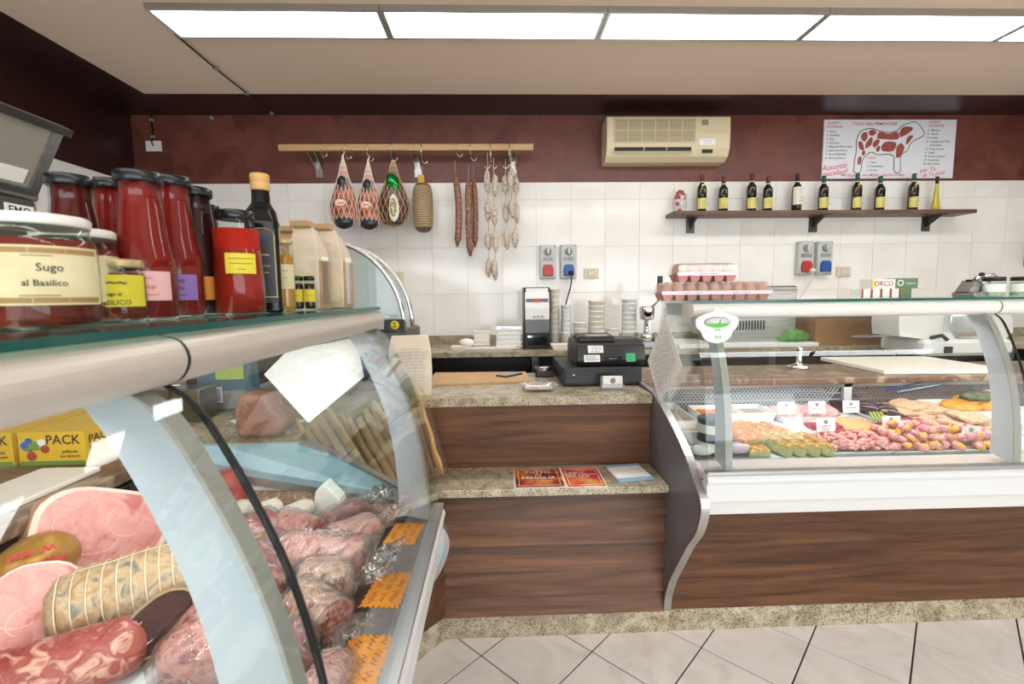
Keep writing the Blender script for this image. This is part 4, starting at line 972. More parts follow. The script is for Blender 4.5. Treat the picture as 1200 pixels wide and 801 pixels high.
# ---------------- price sheet in its corner-hung sleeve on the right glass end
def sheet(name, pts, nrm, label, material, lines, seed):
    c = sum((Vector(p) for p in pts), Vector())/len(pts)
    t = thing(name, label, 'sheet', c)
    q = [Vector(p)-c for p in pts]; n = Vector(nrm)*.0015; k = len(q)
    b = B(); b.loft([q, [p+n for p in q]]); b.obj('paper', material, t)
    X = (q[lines[1]]-q[lines[0]]); Y = (q[lines[2]]-q[lines[0]]); xn = X.normalized(); yn = Y.normalized(); zn = Vector(nrm)
    M = Matrix.Translation((q[lines[0]]+q[lines[1]]+Y*1.0+Y*0)/2+zn*.002)
    R3 = Matrix((xn, yn, zn)).transposed().to_4x4()
    scribble(t, 'ink_faint', Matrix.Translation(zn*.0024) @ R3, X.length*.8, Y.length*.8, lines[3], seed=seed, t=.0022)
    return t
mat('ink_faint', 'b9b5bb', .8)
sheet('price_sheet', [(.692, 1.906, 1.338), (.692, 2.125, 1.116), (.692, 1.955, .955), (.692, 1.725, 1.152)], (-1, 0, 0), 'white sheet hung by one corner on the glass end of the right counter', 'paper', (3, 0, 2, 16), 3)
for p in (0,):
    single(B().box(-.004, .004, -.012, .012, -.02, .02), 'tape', 'clear_plastic', 'strip of tape holding the sheet to the right glass end', 'tape', (.690, 1.906, 1.345))

# ---------------- gauge shield on the left post of the right counter
gs = thing('gauge_shield', 'white shield with a round green gauge on the left post of the right counter', 'gauge', ((0.7575, 1.6000, 1.2777)[0], 1.595, 1.30))
mat('print_bright_green', '58b04a', .5); mat('dial_grey', 'c9cdc6', .3)
sh_ = [(-.073, .032), (-.045, .048), (-.018, .055), (-.008, .068), (.008, .068), (.02, .056), (.05, .046), (.073, .036), (.076, .02), (.07, -.0), (.058, -.010), (.050, -.03), (.03, -.046), (0, -.052), (-.03, -.044), (-.046, -.03), (-.055, -.010), (-.07, .004)]
B().prism(crom([tuple(p) for p in sh_]+[sh_[0]], 3)[:-1], 0, .012, 'y').obj('shield', 'white_plastic', gs, bev=.003)
rm = B().lathe([(.046, 0), (.046, .004), (.043, .006), (.0, .006)], seg=28, sq=.40).xf(at(0, 0, .022, RX(PI/2))).obj('dial_rim', 'mid_grey', gs)
B().lathe([(.042, .006), (.042, .0065), (0, .0066)], seg=28, sq=.38).xf(at(0, 0, .022, RX(PI/2))).obj('dial', 'dial_grey', rm)
B().prism([(.042*math.cos(a), .0155*math.sin(a)) for a in [PI+PI*i/12 for i in range(13)]], -.0072, -.0066, 'y').xf(Matrix.Translation((0, 0, .018))).obj('green_zone', 'print_bright_green', rm)
B().box(-.001, .001, -.0085, -.007, .018, .032).xf(Matrix.Translation((0, 0, 0)) @ RY(.3)).obj('needle', 'black', rm)
lettering([('Bilt', .006, -.030, .02)], 'print_bright_green', gs, at(0, -.0008, 0)); B().prism([(-.012, -.008), (-.006, -.002), (.012, -.003), (.016, -.010), (.004, -.006)], -.001, 0, 'y').obj('emblem', 'print_bright_green', gs)
for x, z in ((-.06, .03), (.063, .03), (-.03, -.03), (.03, -.03), (0, .055)): B().lathe([(.002, 0), (.002, .002), (0, .002)], seg=6).xf(at(x, 0, z, RX(PI/2))).obj('screw', 'mid_grey', gs)
B().box(-.012, .012, .012, .085, -.03, .03).obj('bracket', 'post_enamel', gs)

# ================================================================ ON THE CASH DESK
ZD = .98
mat('tan_board', 'cda97e', .7, col2='c49e72', ns=18)
def quadslab(pts, z, h, name, mt, label, cat, top=None):
    c = sum((Vector(p) for p in pts), Vector())/4; c.z = z
    q = [(p[0]-c.x, p[1]-c.y) for p in pts]
    return single(B().prism(q, 0, h, 'z'), name, mt, label, cat, c, bev=min(.002, h*.3))
quadslab([(-0.3436, 2.3031, 0.9800), (0.1672, 2.3576, 0.9800), (0.1583, 2.6367, 0.9800), (-0.3562, 2.6605, 0.9800)], ZD, .012, 'tan_board', 'tan_board', 'large flat tan board lying on the granite desk', 'board')
ph = thing('mobile_phone', 'grey mobile phone lying on the tan board', 'phone', ((0.0630, 2.5158, 0.9900)[0], (0.0630, 2.5158, 0.9900)[1], ZD+.012), -.75)
B().cbox(-.036, .036, -.072, .072, 0, .009, .003).obj('body', 'dark_steel', ph); B().box(-.032, .032, -.06, .06, .009, .0095).obj('screen', 'grey_plastic', ph)
cr = thing('card_reader', 'small black receipt printer with a silver roll cover, left of the cash drawer', 'printer', ((0.2542, 2.5274, 0.9800)[0], (0.2542, 2.5274, 0.9800)[1]+.03, ZD))
B().cbox(-.048, .048, -.05, .06, 0, .045, .005).obj('body', 'black', cr); B().tube([(-.038, -.035, .04), (.038, -.035, .04)], .018, 12).obj('roll_cover', 'steel', cr)
ct = thing('clear_tray', 'empty clear plastic tray with small feet at the front of the desk', 'tray', ((0.1893, 2.1200, 0.9800)[0], (0.1928, 2.1590, 0.9800)[1], ZD))
ring = lambda a, z: [(.09*a*math.copysign(abs(math.cos(t))**.5, math.cos(t)), .055*a*math.copysign(abs(math.sin(t))**.5, math.sin(t)), z) for t in [2*PI*i/24 for i in range(24)]]
B().loft([ring(.80, .006), ring(.98, .024), ring(1.04, .026), ring(1.04, .029), ring(.95, .027), ring(.78, .010)], True, True, sm=True).obj('dish', 'clear_plastic', ct)
B().loft([ring(.70, .010), ring(.72, .013)]).obj('printed_base', 'tray_print', ct) if mat('tray_print', 'c9a99c', .5, col2='e6ddd6', ns=40) else None
for x, y in ((-.06, -.035), (.06, -.035), (-.06, .035), (.06, .035)): B().lathe([(.008, 0), (.008, .008)], (x, y, 0), 8).obj('foot', 'clear_plastic', ct)
cd = thing('cash_box', 'wide black cash box at the right end of the granite desk', 'cash box', (.515, 2.45, ZD))
mat('black_satin', '17181c', .42)
B().cbox(-.20, .185, -.215, .20, .004, .092, .004).obj('case', 'black_satin', cd); B().box(-.19, .175, -.221, -.214, .012, .078).obj('drawer_front', 'black_satin', cd, bev=.003)
B().lathe([(.009, 0), (.009, .004), (0, .004)], seg=12).xf(at(-.15, -.221, .055, RX(PI/2))).obj('lock', 'steel', cd)
pr_ = thing('cash_register', 'black cash register with paper stickers on top of the drawer', 'cash register', (.555, 2.41, ZD+.0925))
B().prism([(-.14, .0), (-.155, .03), (-.13, .105), (-.06, .125), (.12, .125), (.15, .09), (.15, 0)], -.17, .17).obj('body', 'black_satin', pr_, bev=.008)
B().prism([(-.10, .118), (-.09, .142), (.05, .150), (.10, .125)], -.15, .03).obj('printer_hood', 'black_satin', pr_, bev=.006)
rot = math.atan2(.075, -.025)
face = lambda x, z, off=.0015: Matrix.Translation((x, -.155+(z-.03)*.333-off, z)) @ RX(-.32) @ FRONT
def sticker(w, h, x, z, mt, name='sticker', off=.0015):
    b = B(); b.v = [(-w/2, -h/2, 0), (w/2, -h/2, 0), (w/2, h/2, 0), (-w/2, h/2, 0), (-w/2, -h/2, -.001), (w/2, -h/2, -.001), (w/2, h/2, -.001), (-w/2, h/2, -.001)]
    b.face((0, 1, 2, 3)); b.face((0, 4, 5, 1)); b.face((1, 5, 6, 2)); b.face((2, 6, 7, 3)); b.face((3, 7, 4, 0)); b.xf(face(x, z, off)); return b.obj(name, mt, pr_)
s1_ = sticker(.075, .036, -.075, .083, 'paper'); scribble(s1_, 'ink_violet', face(-.075, .083, .003), .065, .03, 3, seed=4, t=.0016)
s2_ = sticker(.078, .034, -.095, .040, 'paper'); scribble(s2_, 'ink_grey', face(-.10, .040, .003), .06, .026, 4, seed=5, t=.0016)
s3_ = sticker(.045, .042, .095, .042, 'sticker_green') if mat('sticker_green', '2e9f5e', .5) else None
lettering([('~~', 0, .006, .018), ('~~', 0, -.008, .018)], 'black', s3_, face(.095, .042, .003))
s4_ = sticker(.09, .02, .01, .038, 'screen'); scribble(s4_, 'grey_plastic', face(.01, .038, .003), .07, .012, 1, seed=8, t=.0016)
B().box(-.11, .0, -.085, -.02, .140, .146).xf(Matrix.Identity(4)).obj('paper_slot', 'grey_plastic', pr_)
bc = thing('card_holder', 'clear holder of white business cards with a round emblem', 'card holder', ((0.5325, 2.1280, 0.9800)[0], (0.5325, 2.1280, 0.9800)[1]+.02, ZD))
B().box(-.052, .052, -.02, .02, 0, .012).obj('base', 'clear_plastic', bc); B().box(-.052, .052, -.022, -.018, .012, .03).obj('lip', 'clear_plastic', bc)
B().box(-.052, .052, .014, .02, .012, .06).obj('backrest', 'clear_plastic', bc)
cd_ = B().box(-.045, .045, -.014, .012, .012, .062).obj('cards', 'paper', bc)
B().lathe([(.013, 0), (.013, .0006), (0, .0006)], seg=20).xf(at(0, -.014, .044, RX(PI/2))).obj('emblem', 'mid_grey', cd_); scribble(cd_, 'ink_faint', at(0, -.0146, .022), .07, .014, 2, seed=9)

# ================================================================ ON THE BAG SHELF
ZS = .6555
def print_mat(name, a, b, c, scale):
    mat(name, a, .35, col2=b, col3=c, ns=scale, det=2, dist=.6, ramp=(.32, .62))
print_mat('flyer_autumn', '4a1f14', 'd9802c', 'a8401c', 14); print_mat('flyer_rose', 'b31c48', 'e09a3c', 'd8492e', 9)
def flyer(x, y, w, h, rz, z, mt, label, words, frame):
    t = thing('flyer', label, 'flyer', (x, y, z), rz)
    B().box(-w/2, w/2, -h/2, h/2, 0, .001).obj('sheet', 'paper', t); B().box(-w/2+.004, w/2-.004, -h/2+.004, h/2-.004, .001, .0014).obj('picture', mt, t)
    fr = B(); a, c = w/2*.82, h/2*.82; e = .0018
    fr.box(-a, a, -c, -c+e, .0014, .0017); fr.box(-a, a, c-e, c, .0014, .0017); fr.box(-a, -a+e, -c, c, .0014, .0017); fr.box(a-e, a, -c, c, .0014, .0017)
    fr.obj('printed_frame', 'paper', t, kind='stuff'); lettering(words, 'paper', t, Matrix.Translation((0, 0, .002)))
flyer(.165, 1.915, .207, .21, 0, ZS, 'flyer_autumn', 'brown and orange flyer reading TUTTO IN FAMIGLIA on the granite bag shelf', [('TUTTO', 0, .055, .034), ('IN', 0, .025, .028), ('FAMIGLIA', 0, -.007, .033), ('~~~~~~~~~~~', 0, -.036, .018), ('~~~~~~~~~', 0, -.054, .018), ('~~~~~~~~', 0, -.072, .015)], 1)
flyer(.352, 1.912, .165, .21, .0, ZS-.0003, 'flyer_rose', 'red and pink flyer lying beside the FAMIGLIA flyer', [('~~~~', -.012, .06, .018), ('QUELLO', -.022, .044, .018), ('CHE CERCHI', -.004, .024, .022), ('DA NOI', -.016, .002, .025), ('~~~~~~', 0, -.022, .018), ('~~~~~~', 0, -.042, .017), ('~~~~~', .02, -.062, .016)], 1)
pk = thing('napkin_packet', 'pale blue and white packet lying at the right end of the bag shelf', 'packet', (.553, 1.93, ZS-.0003), .12)
B().cbox(-.075, .075, -.08, .08, 0, .014, .003).obj('packet', 'paper', pk)
mat('pale_blue', '8fb4cf', .5)
B().box(-.0755, .0755, .055, .0805, .002, .0145).obj('blue_border', 'pale_blue', pk); B().box(-.0755, .0755, -.0805, -.07, .002, .0145).obj('blue_border', 'pale_blue', pk); scribble(pk, 'ink_faint', Matrix.Translation((0, -.01, .0146)), .12, .09, 4, seed=12)

# ================================================================ ON THE GLASS SHELF OF THE LEFT COUNTER
mat('passata', '7e1811', .6, spec=.08, sss=0, col2='7a120f', ns=18); mat('ketchup', '5c1411', .6, spec=.08, col2='4a0e0d', ns=14); mat('dark_sauce', '3a1210', .6, spec=.08, col2='2a0c0b', ns=14); mat('red_bright', '9c2416', .6, spec=.08, col2='962014', ns=18)
mat('sugo', '7c2a16', .6, spec=.08, col2='5e1c10', ns=40, det=5); mat('lid_black', '1b2022', .25, .3); mat('lid_white', 'd9d4cf', .4); mat('lid_gold', 'b9a878', .3, .4)
mat('lab_pink', 'd9a9a4', .6); mat('lab_violet', '8462a4', .6); mat('lab_orange', 'e08a2c', .6); mat('lab_yellow', 'd2c02f', .6); mat('lab_cream', 'd9cba4', .6, col2='cdbd92', ns=30); mat('ink_black', '2a2422', .7); mat('lab_brown', '9a7c48', .6)
mat('oil_dark', '0c0d08', .12, spec=.3); mat('cork_gold', 'c49a5c', .5); mat('honey', 'c98a1c', .2, col2='b87410', ns=20); mat('lab_black', '1a1c1e', .4); mat('gold', 'b49a52', .35, .6)
def label_arc(parent, r, a0, a1, z0, z1, mt, name='label', n=16, top=None):
    """paper label wrapped on a round jar; angles from the side that faces the camera"""
    b = B(); rows = [[(r*math.sin(a0+(a1-a0)*i/n), -r*math.cos(a0+(a1-a0)*i/n), z) for i in range(n+1)] for z in (z0, z1)]
    b.loft(rows, False, False, closed=False, sm=True); return b.obj(name, mt, parent)
def bottle(name, label, cat, pos, rz, prof, fill, fillto, lid, lidz, lidr, labs, group, glass_mt='clear_glass', seg=28, lh=.014):
    t = thing(name, label, cat, pos, rz, group)
    B().lathe(prof, seg=seg).obj('glass', glass_mt, t)
    ins = [(max(r-.0022, 0), z+.0025 if i == 0 else z) for i, (r, z) in enumerate(prof) if z <= fillto]
    ins.append((ins[-1][0], fillto)); ins.append((0, fillto)); B().lathe(ins, seg=seg).obj('sauce', fill, t)
    B().lathe([(lidr-.001, lidz-lh), (lidr, lidz-lh+.002), (lidr, lidz-.002), (lidr-.002, lidz), (lidr-.006, lidz), (lidr-.007, lidz-.0012), (0, lidz-.0012)], seg=seg).obj('lid', lid, t)
    for (r, a0, a1, z0, z1, mt, lines, ink) in labs:
        lo = label_arc(t, r, a0, a1, z0, z1, mt)
        if lines:
            am = (a0+a1)/2
            lettering(lines, ink, lo, RZ(am) @ at(0, -r-.0003, (z0+z1)/2), bend=r)
    return t
def sauce_prof(h, R=.035, neck=.0225):
    return [(R*.9, 0), (R, .004), (R, h*.34), (R*.97, h*.42), (R*.80, h*.58), (neck+.002, h*.74), (neck, h*.82), (neck, h*.94), (neck+.002, h*.945), (neck+.002, h*.985)]
zs_ = 1.3945
G1 = 'bottles of red sauce on the glass shelf'
def sauce(px, y, topy, label, fill, lab, words, R=.035, rz=0.0, lz=(.025, .062)):
    pos = px; h = topy
    labs = [] if lab is None else [(R+.0006, -.95, .95, lz[0], lz[1], lab, words, 'ink_red' if lab == 'lab_pink' else 'ink_black')]
    bottle('sauce_bottle', label, 'bottle', pos, rz, sauce_prof(h, R), fill, h*.93, 'lid_black', h, .0262, labs, G1)
W3 = lambda a, b_: [(a, .002, .010, .009), (b_, .002, -.001, .008), ('~~~~~~', .004, -.011, .008)]
def xz(p): return (p[0], p[1], zs_)
sauce(xz((-0.4603, 0.6400, 1.3969)), .64, .189, 'tall red sauce bottle with a pink label, in the front row', 'passata', 'lab_pink', W3('~~~~', 'ketchup'), .0345, .45)
sauce(xz((-0.4762, 0.7250, 1.3932)), .7, .204, 'red sauce bottle with a violet label, beside the pink labelled one', 'passata', 'lab_violet', W3('ketchup', 'piccante'), .0345, .35)
sauce(xz((-0.4893, 0.8000, 1.3900)), .78, .205, 'dark red sauce bottle with an orange label', 'dark_sauce', 'lab_orange', W3('~~~~', '~~~~~'), .0345, .3)
sauce(xz((-0.5632, 0.6600, 1.3973)), .6, .190, 'red sauce bottle behind the big cream labelled jar', 'ketchup', None, None, .034); sauce(xz((-0.6349, 0.7900, 1.3924)), .8, .206, 'dark sauce bottle at the back, seen between two nearer bottles', 'dark_sauce', None, None, .034)
sauce(xz((-0.5821, 0.7500, 1.3935)), .8, .206, 'red sauce bottle behind the pink labelled bottle', 'passata', None, None, .034); sauce(xz((-0.5526, 0.9300, 1.3849)), .9, .203, 'red sauce bottle mostly hidden behind the orange labelled one', 'ketchup', None, None, .034)
# tapered wide bottle, bright red
hp = .168
bottle('passata_bottle', 'bright red tapered tomato bottle with a yellow sticker, next to the dark oil bottle', 'bottle', xz((-0.4259, 0.8000, 1.3977)), .25, [(.034, 0), (.038, .004), (.038, .05), (.036, .09), (.0285, .145), (.0265, .150), (.0265, .163)], 'red_bright', .138, 'lid_black', hp, .0285,
       [(.0382, -.25, .95, .066, .098, 'lab_yellow', [('~~~~~~~~', 0, .008, .008), ('~~~~~~~', 0, 0, .008), ('~~', 0, -.009, .010)], 'ink_black')], None)
# jars
def jar(pos, R, h, label, fill, lid, labmt, words, lz, rz, group=None, name='jar', ink='ink_black', arc=1.25, frame=False):
    p = [(R*.88, 0), (R*.98, .004), (R, .010), (R, h*.74), (R*.95, h*.80), (R*.88, h*.84), (R*.88, h*.97)]
    t = bottle(name, label, 'jar', pos, rz, p, fill, h*.80, lid, h+.002, R*.93, [(R+.0006, -arc, arc, lz[0], lz[1], labmt, words, ink)], group, lh=.010)
    return t
g2 = 'jars on the glass shelf'
jb = jar(xz((-0.4424, 0.4750, 1.3992)), .0445, .104, 'big jar of red sauce with a cream label and pale lid, largest on the shelf', 'sugo', 'lid_white', 'lab_cream', [('Sugo', .022, .007, .010), ('al Basilico', .018, -.007, .008), ('~~~~~~', .014, .018, .006), ('~~~~~~~~', .014, -.018, .006)], (.022, .076), .42, g2, arc=1.5)
bar_ = B()
for i in range(14): a = -1.32+i*.018; bar_.loft([[(.0452*math.sin(x), -.0452*math.cos(x), z) for x in (a, a+(.006 if i % 3 else .011))] for z in (.026, .038)], False, False, closed=False)
bar_.obj('barcode', 'ink_black', jb, kind='stuff')
fr_ = B()
for (a0, a1, z0, z1) in ((-.62, -.50, .024, .074), (-.62, 1.42, .069, .074), (-.62, 1.42, .024, .029)): fr_.loft([[(.0452*math.sin(a0+(a1-a0)*i/14), -.0452*math.cos(a0+(a1-a0)*i/14), z) for i in range(15)] for z in (z0, z1)], False, False, closed=False, sm=True)
fr_.obj('label_border', 'lab_brown', jb, kind='stuff')
jar(xz((-0.5006, 0.5850, 1.3958)), .042, .107, 'jar of red sauce with a cream label, half hidden behind the largest jar', 'sugo', 'lid_white', 'lab_cream', [('Sugo', .006, .010, .014), ('~~~~', .006, -.008, .014), ('~~~', .006, -.022, .008)], (.024, .078), .55, g2)
jar(xz((-0.4629, 0.6000, 1.3945)), .0265, .073, 'small jar of basil sauce with a yellow label and gold lid', 'sugo', 'lid_gold', 'lab_yellow', [('~~~', .0, .010, .016), ('sugo al', .0, -.004, .006), ('BASILICO', .0, -.014, .008)], (.018, .056), .35, g2)
jar(xz((-0.5418, 0.5200, 1.3980)), .034, .085, 'jar with a yellow label cut off at the left edge', 'sugo', 'lid_gold', 'lab_yellow', None, (.02, .066), .3, g2)
# square oil bottle
ob_ = thing('oil_bottle', 'tall dark square oil bottle with a wooden stopper', 'bottle', xz((-0.4303, 0.9000, 1.3942)), .35)
sqr = lambda a, z, c=.25: [(a*(1-c), -a, z), (a, -a*(1-c), z), (a, a*(1-c), z), (a*(1-c), a, z), (-a*(1-c), a, z), (-a, a*(1-c), z), (-a, -a*(1-c), z), (-a*(1-c), -a, z)]
B().loft([sqr(.026, 0), sqr(.0275, .004), sqr(.0275, .165), sqr(.024, .185, .4), sqr(.0155, .200, .55), sqr(.0145, .225, .58)], sm=False).obj('glass', 'oil_dark', ob_, bev=.002)
B().lathe([(.0155, .222), (.0165, .224), (.0165, .2345), (.0150, .236), (.0165, .2375), (.0165, .250), (.0150, .252), (0, .252)], seg=18).obj('stopper', 'cork_gold', ob_)
la = B().box(-.022, .022, -.0286, -.0276, .018, .15).obj('label', 'lab_black', ob_)
gf = B(); gf.box(-.021, .021, -.0290, -.0286, .028, .0295); gf.box(-.0205, -.0195, -.0290, -.0286, .028, .14); gf.box(.0195, .0205, -.0290, -.0286, .028, .14)
gf.tube([(.020*math.cos(a), -.0288, .14+.012*math.sin(a)) for a in [PI*i/10 for i in range(11)]], .0007, 4); gf.obj('gold_border', 'gold', la, kind='stuff'); lettering([('~~', 0, .02, .018), ('~~~~', 0, 0, .010), ('~~~', 0, -.012, .010)], 'gold', la, at(0, -.0291, .085))
# tall jar of something orange, two small jars
jh = jar(xz((-0.4383, 1.0000, 1.3944)), .0195, .145, 'tall narrow jar of orange preserve with a cream label', 'honey', 'lid_gold', 'lab_cream', [('~~~', 0, .012, .009), ('~~~', 0, -.002, .008)], (.045, .095), .3, g2, arc=1.1)
jar(xz((-0.4383, 1.0600, 1.3963)), .0125, .072, 'tiny dark jar with a yellow label, touching the orange preserve', 'dark_sauce', 'lid_black', 'lab_yellow', [('~~', 0, 0, .009)], (.018, .045), .25, g2)
jar(xz((-0.4131, 1.0600, 1.3960)), .0125, .072, 'tiny dark jar with a yellow label, in front of the middle flour bag', 'dark_sauce', 'lid_black', 'lab_yellow', [('~~', 0, 0, .009)], (.018, .045), .25, g2)
# folded paper flour bags
mat('flour_kraft', 'b3926c', .85, col2='a8875f', ns=25, bump=.3, bs=40); mat('flour_white', 'd2c3ae', .8, col2='c5b49c', ns=25, bump=.3, bs=40)
def flour(pos, w, dp, h, rz, label, front, tear=0.0):
    t = thing('flour_bag', label, 'bag', pos, rz, 'paper flour bags on the glass shelf')
    def rg(a, b_, z, dx=0): return [(-w/2*a+dx, -dp/2*b_, z), (w/2*a+dx, -dp/2*b_, z), (w/2*a+dx, dp/2*b_, z), (-w/2*a+dx, dp/2*b_, z)]
    B().loft([rg(.97, .97, 0), rg(1.0, 1.04, h*.25), rg(1.02, 1.0, h*.55), rg(.97, .80, h*.70, tear*.3), rg(.80, .42, h*.84, tear*.7), rg(.62, .14, h*.93, tear)]).obj('body', front, t, bev=.003)
    B().loft([rg(.60, .16, h*.92, tear), rg(.66, .5, h*.94, tear*1.3), rg(.60, .55, h*1.0, tear*1.6), rg(.50, .10, h*1.01, tear*1.6)]).obj('folded_top', 'flour_kraft', t, bev=.001)
    B().box(w/2*1.0, w/2*1.03, -dp*.45, dp*.45, h*.02, h*.55).obj('kraft_side', 'flour_kraft', t)
    B().box(-w/2*.6, w/2*.6, -dp/2*1.05-.001, -dp/2*1.02, h*.08, h*.42).obj('label', 'lab_cream', t)
    B().box(w/2*1.015, w/2*1.03, -dp*.22, dp*.28, h*.05, h*.60).obj('side_label', 'label_white', t)
    return t
flour(xz((-0.5332, 1.2200, 1.3975)), .065, .06, .205, .2, 'kraft flour bag at the back, half hidden by the orange preserve', 'flour_kraft')
flour(xz((-0.4400, 1.1400, 1.3982)), .070, .062, .205, -.12, 'middle flour bag with a crumpled folded kraft top', 'flour_white', -.010)
f3 = flour(xz((-0.4084, 1.2200, 1.3959)), .066, .062, .210, -.12, 'flour bag with a white front and black sticker, at the shelf end', 'flour_white', -.018)
B().box(-.028, -.004, -.0345, -.0325, .06, .10).obj('black_sticker', 'lab_black', f3)

# ================================================================ LEFT BACKGROUND
mat('lid_sheet', 'a39d93', .45, .25)
# packing machine with its lid up
vm = thing('packing_machine', 'stainless steel packing machine with its lid raised, at the left behind the jars', 'machine', (-1.47, 1.35, 0))
vy0, vy1, vz = -.30, .25, 1.762
B().cbox(-.52, .0, vy0, vy1, .1, vz-.02, .01).obj('body', 'steel', vm)
for x in (-.46, -.06):
    for y in (vy0+.06, vy1-.06): B().lathe([(.03, 0), (.03, .1)], (x, y, 0), 10).obj('foot', 'black', vm)
FX = Matrix(((0, 0, 1, 0), (1, 0, 0, 0), (0, 1, 0, 0), (0, 0, 0, 1)))
B().box(0, .004, vy1-.20, vy1-.02, vz-.20, vz-.03).obj('control_panel', 'dark_steel', vm)
B().box(0, .004, vy0+.05, vy1-.22, vz-.22, vz-.04).obj('dark_panel', 'screen', vm)
cp = B().box(.004, .006, vy1-.115, vy1-.025, vz-.085, vz-.045).obj('name_plate', 'paper', vm); lettering([('EMO', 0, 0, .034)], 'black', cp, Matrix.Translation((.0065, vy1-.07, vz-.065)) @ FX)
Ml = Matrix.Translation((-.015, 0, vz)) @ RY(-math.radians(62))      # local x runs up the raised lid, z faces away from the shop
lw = .225
fr1 = B()
for a in ((0, lw, vy0, vy0+.03, -.015, .015), (0, lw, vy1-.03, vy1, -.015, .015), (0, lw, -.06, -.03, -.015, .006), (0, .02, vy0+.03, vy1-.03, -.015, .015)): fr1.box(*a)
fr1.xf(Ml).obj('lid_frame', 'steel', vm); B().box(lw-.01, lw+.014, vy0-.02, vy1+.02, -.022, .022).xf(Ml).obj('lid_bar', 'dark_steel', vm)
B().box(.02, lw-.01, vy0+.03, vy1-.03, -.004, .004).xf(Ml).obj('lid_plate', 'lid_sheet', vm)
B().box(.03, .075, vy1-.13, vy1-.05, -.0065, -.004).xf(Ml).obj('warning_sticker', 'paper', vm)
B().tube([(-.012, vy0, vz-.01), (-.012, vy1, vz-.01)], .014, 10).obj('hinge', 'steel', vm)
wlb = thing('wall_box', 'narrow grey box on the left wall tiles behind the packing machine', 'box', (XL+.012, 3.12, 1.62)); B().cbox(0, .05, -.06, .06, 0, .24, .006).obj('box', 'mid_grey', wlb); B().box(.05, .054, -.03, .03, .16, .2).obj('latch', 'dark_steel', wlb); B().box(.05, .054, -.03, .03, .03, .06).obj('latch', 'dark_steel', wlb)

# curved countertop showcase on the desk behind the left counter
sc = thing('curved_showcase', 'small countertop showcase with a curved chrome edged glass', 'showcase', (-.84, 2.44, ZD))
def arc_prof(x0, z0, x1, z1, n=14): return [(x1-(x1-x0)*(1-math.sin(i/n*PI/2)), z0+(z1-z0)*(1-math.cos(i/n*PI/2))) if False else (x0+(x1-x0)*math.cos(i/n*PI/2), z0+(z1-z0)*math.sin(i/n*PI/2)) for i in range(n+1)]
B().cbox(-.42, .41, -.22, .20, 0, .285, .01).obj('base', 'dark_steel', sc)
cu_ = arc_prof(.05, .29, .405, .70); cu_in = [(x-.006, z-.004) for x, z in cu_]
B().prism(cu_+cu_in[::-1], -.215, -.005, 'y').obj('curved_glass', 'pane_glass', sc)
for y in (-.222, -.01): B().tube([(x, y+.006, z) for x, z in cu_]+[(-.40, y+.006, .70)], .011, 8).obj('edge_frame', 'chrome', sc)
gy = [(-.41, .29)]+cu_[0:1]+cu_+[(-.41, .70)]
B().prism([(-.41, .29)]+cu_+[(-.41, .70)], -.216, -.212, 'y').obj('end_glass', 'pane_glass', sc); B().prism([(-.41, .29)]+cu_+[(-.41, .70)], -.012, -.006, 'y').obj('back_panel', 'case_white', sc)
B().box(-.41, .06, -.21, -.01, .696, .704).obj('top', 'steel', sc); B().box(-.40, .33, -.20, -.02, .345, .352).obj('shelf', 'steel', sc); B().box(-.42, -.41, -.215, -.01, .29, .70).obj('side_panel', 'steel', sc)
tg = thing('price_card', 'small black card with a round gold price badge', 'card', ((-0.4764, 2.1900, 1.2670)[0], 2.20, ZD+.2855))
B().box(-.048, .048, -.004, .0, 0, .052).obj('card', 'black', tg); bd = B().lathe([(.021, 0), (.021, .001), (0, .001)], seg=18).xf(at(.002, -.0045, .026, RX(PI/2))).obj('badge', 'lab_yellow', tg); lettering([('2', 0, 0, .03)], 'ink_black', bd, at(.002, -.006, .026))
# printed paper bag on the desk end
mat('news_paper', 'e2d6c3', .7, col2='d9cab3', ns=12)
nb_ = thing('paper_bag', 'tall cream paper bag with fine print at the end of the desk', 'bag', (-.385, 2.115, ZD), .1)
B().loft([[(-.10*a, -.045*c, z), (.085*a, -.045*c, z), (.085*a, .045*c, z), (-.10*a, .045*c, z)] for a, c, z in ((.98, .98, 0), (1.02, 1.05, .10), (1.0, .8, .2), (.86, .12, .27))]).obj('bag', 'news_paper', nb_, bev=.003)
scribble(nb_, 'ink_faint', at(.0, -.049, .12, FRONT @ RZ(.0)), .13, .2, 14, seed=21, t=.0016)

# cellophane bags of breadsticks on the bag shelf, leaning on the left counter's end
mat('breadstick', 'e6c590', .75, col2='d4ad76', ns=18, bump=.3, bs=70); mat('breadstick_dark', 'c79a52', .75, col2='ad7e3a', ns=18, bump=.3, bs=70)
def stick_bag(pos, lean, rz, n, L_, w, label, mt, seed):
    rnd = random.Random(seed)
    t = thing('breadstick_bag', label, 'bag', pos, 0, 'cellophane bags of breadsticks', rot=(0, lean, rz))
    for i in range(n):
        x = (i-(n-1)/2)*w/n; y = rnd.uniform(-.022, .022); l = L_*rnd.uniform(.86, 1); r = w/n*.46*rnd.uniform(.85, 1.15)
        B().tube([(x+rnd.uniform(-.004, .004), y+rnd.uniform(-.004, .004), .012+l*k/6) for k in range(7)], [r*.6, r, r*1.05, r, r*1.08, r, r*.6], 7).obj('breadstick', mt, t)
    W2 = w/2+.014
    def rg(a, c, z): return [(W2*a*math.cos(q), .042*c*math.sin(q), z) for q in [2*PI*k/16 for k in range(16)]]
    B().loft([rg(.9, .8, .003), rg(1, 1, .03), rg(1.02, 1.02, L_*.5), rg(1, 1, L_*.95), rg(.8, .5, L_*1.08), rg(.65, .12, L_*1.2)], True, False, sm=True).obj('cellophane', 'bag_film', t)
    return t
ZSb = .668
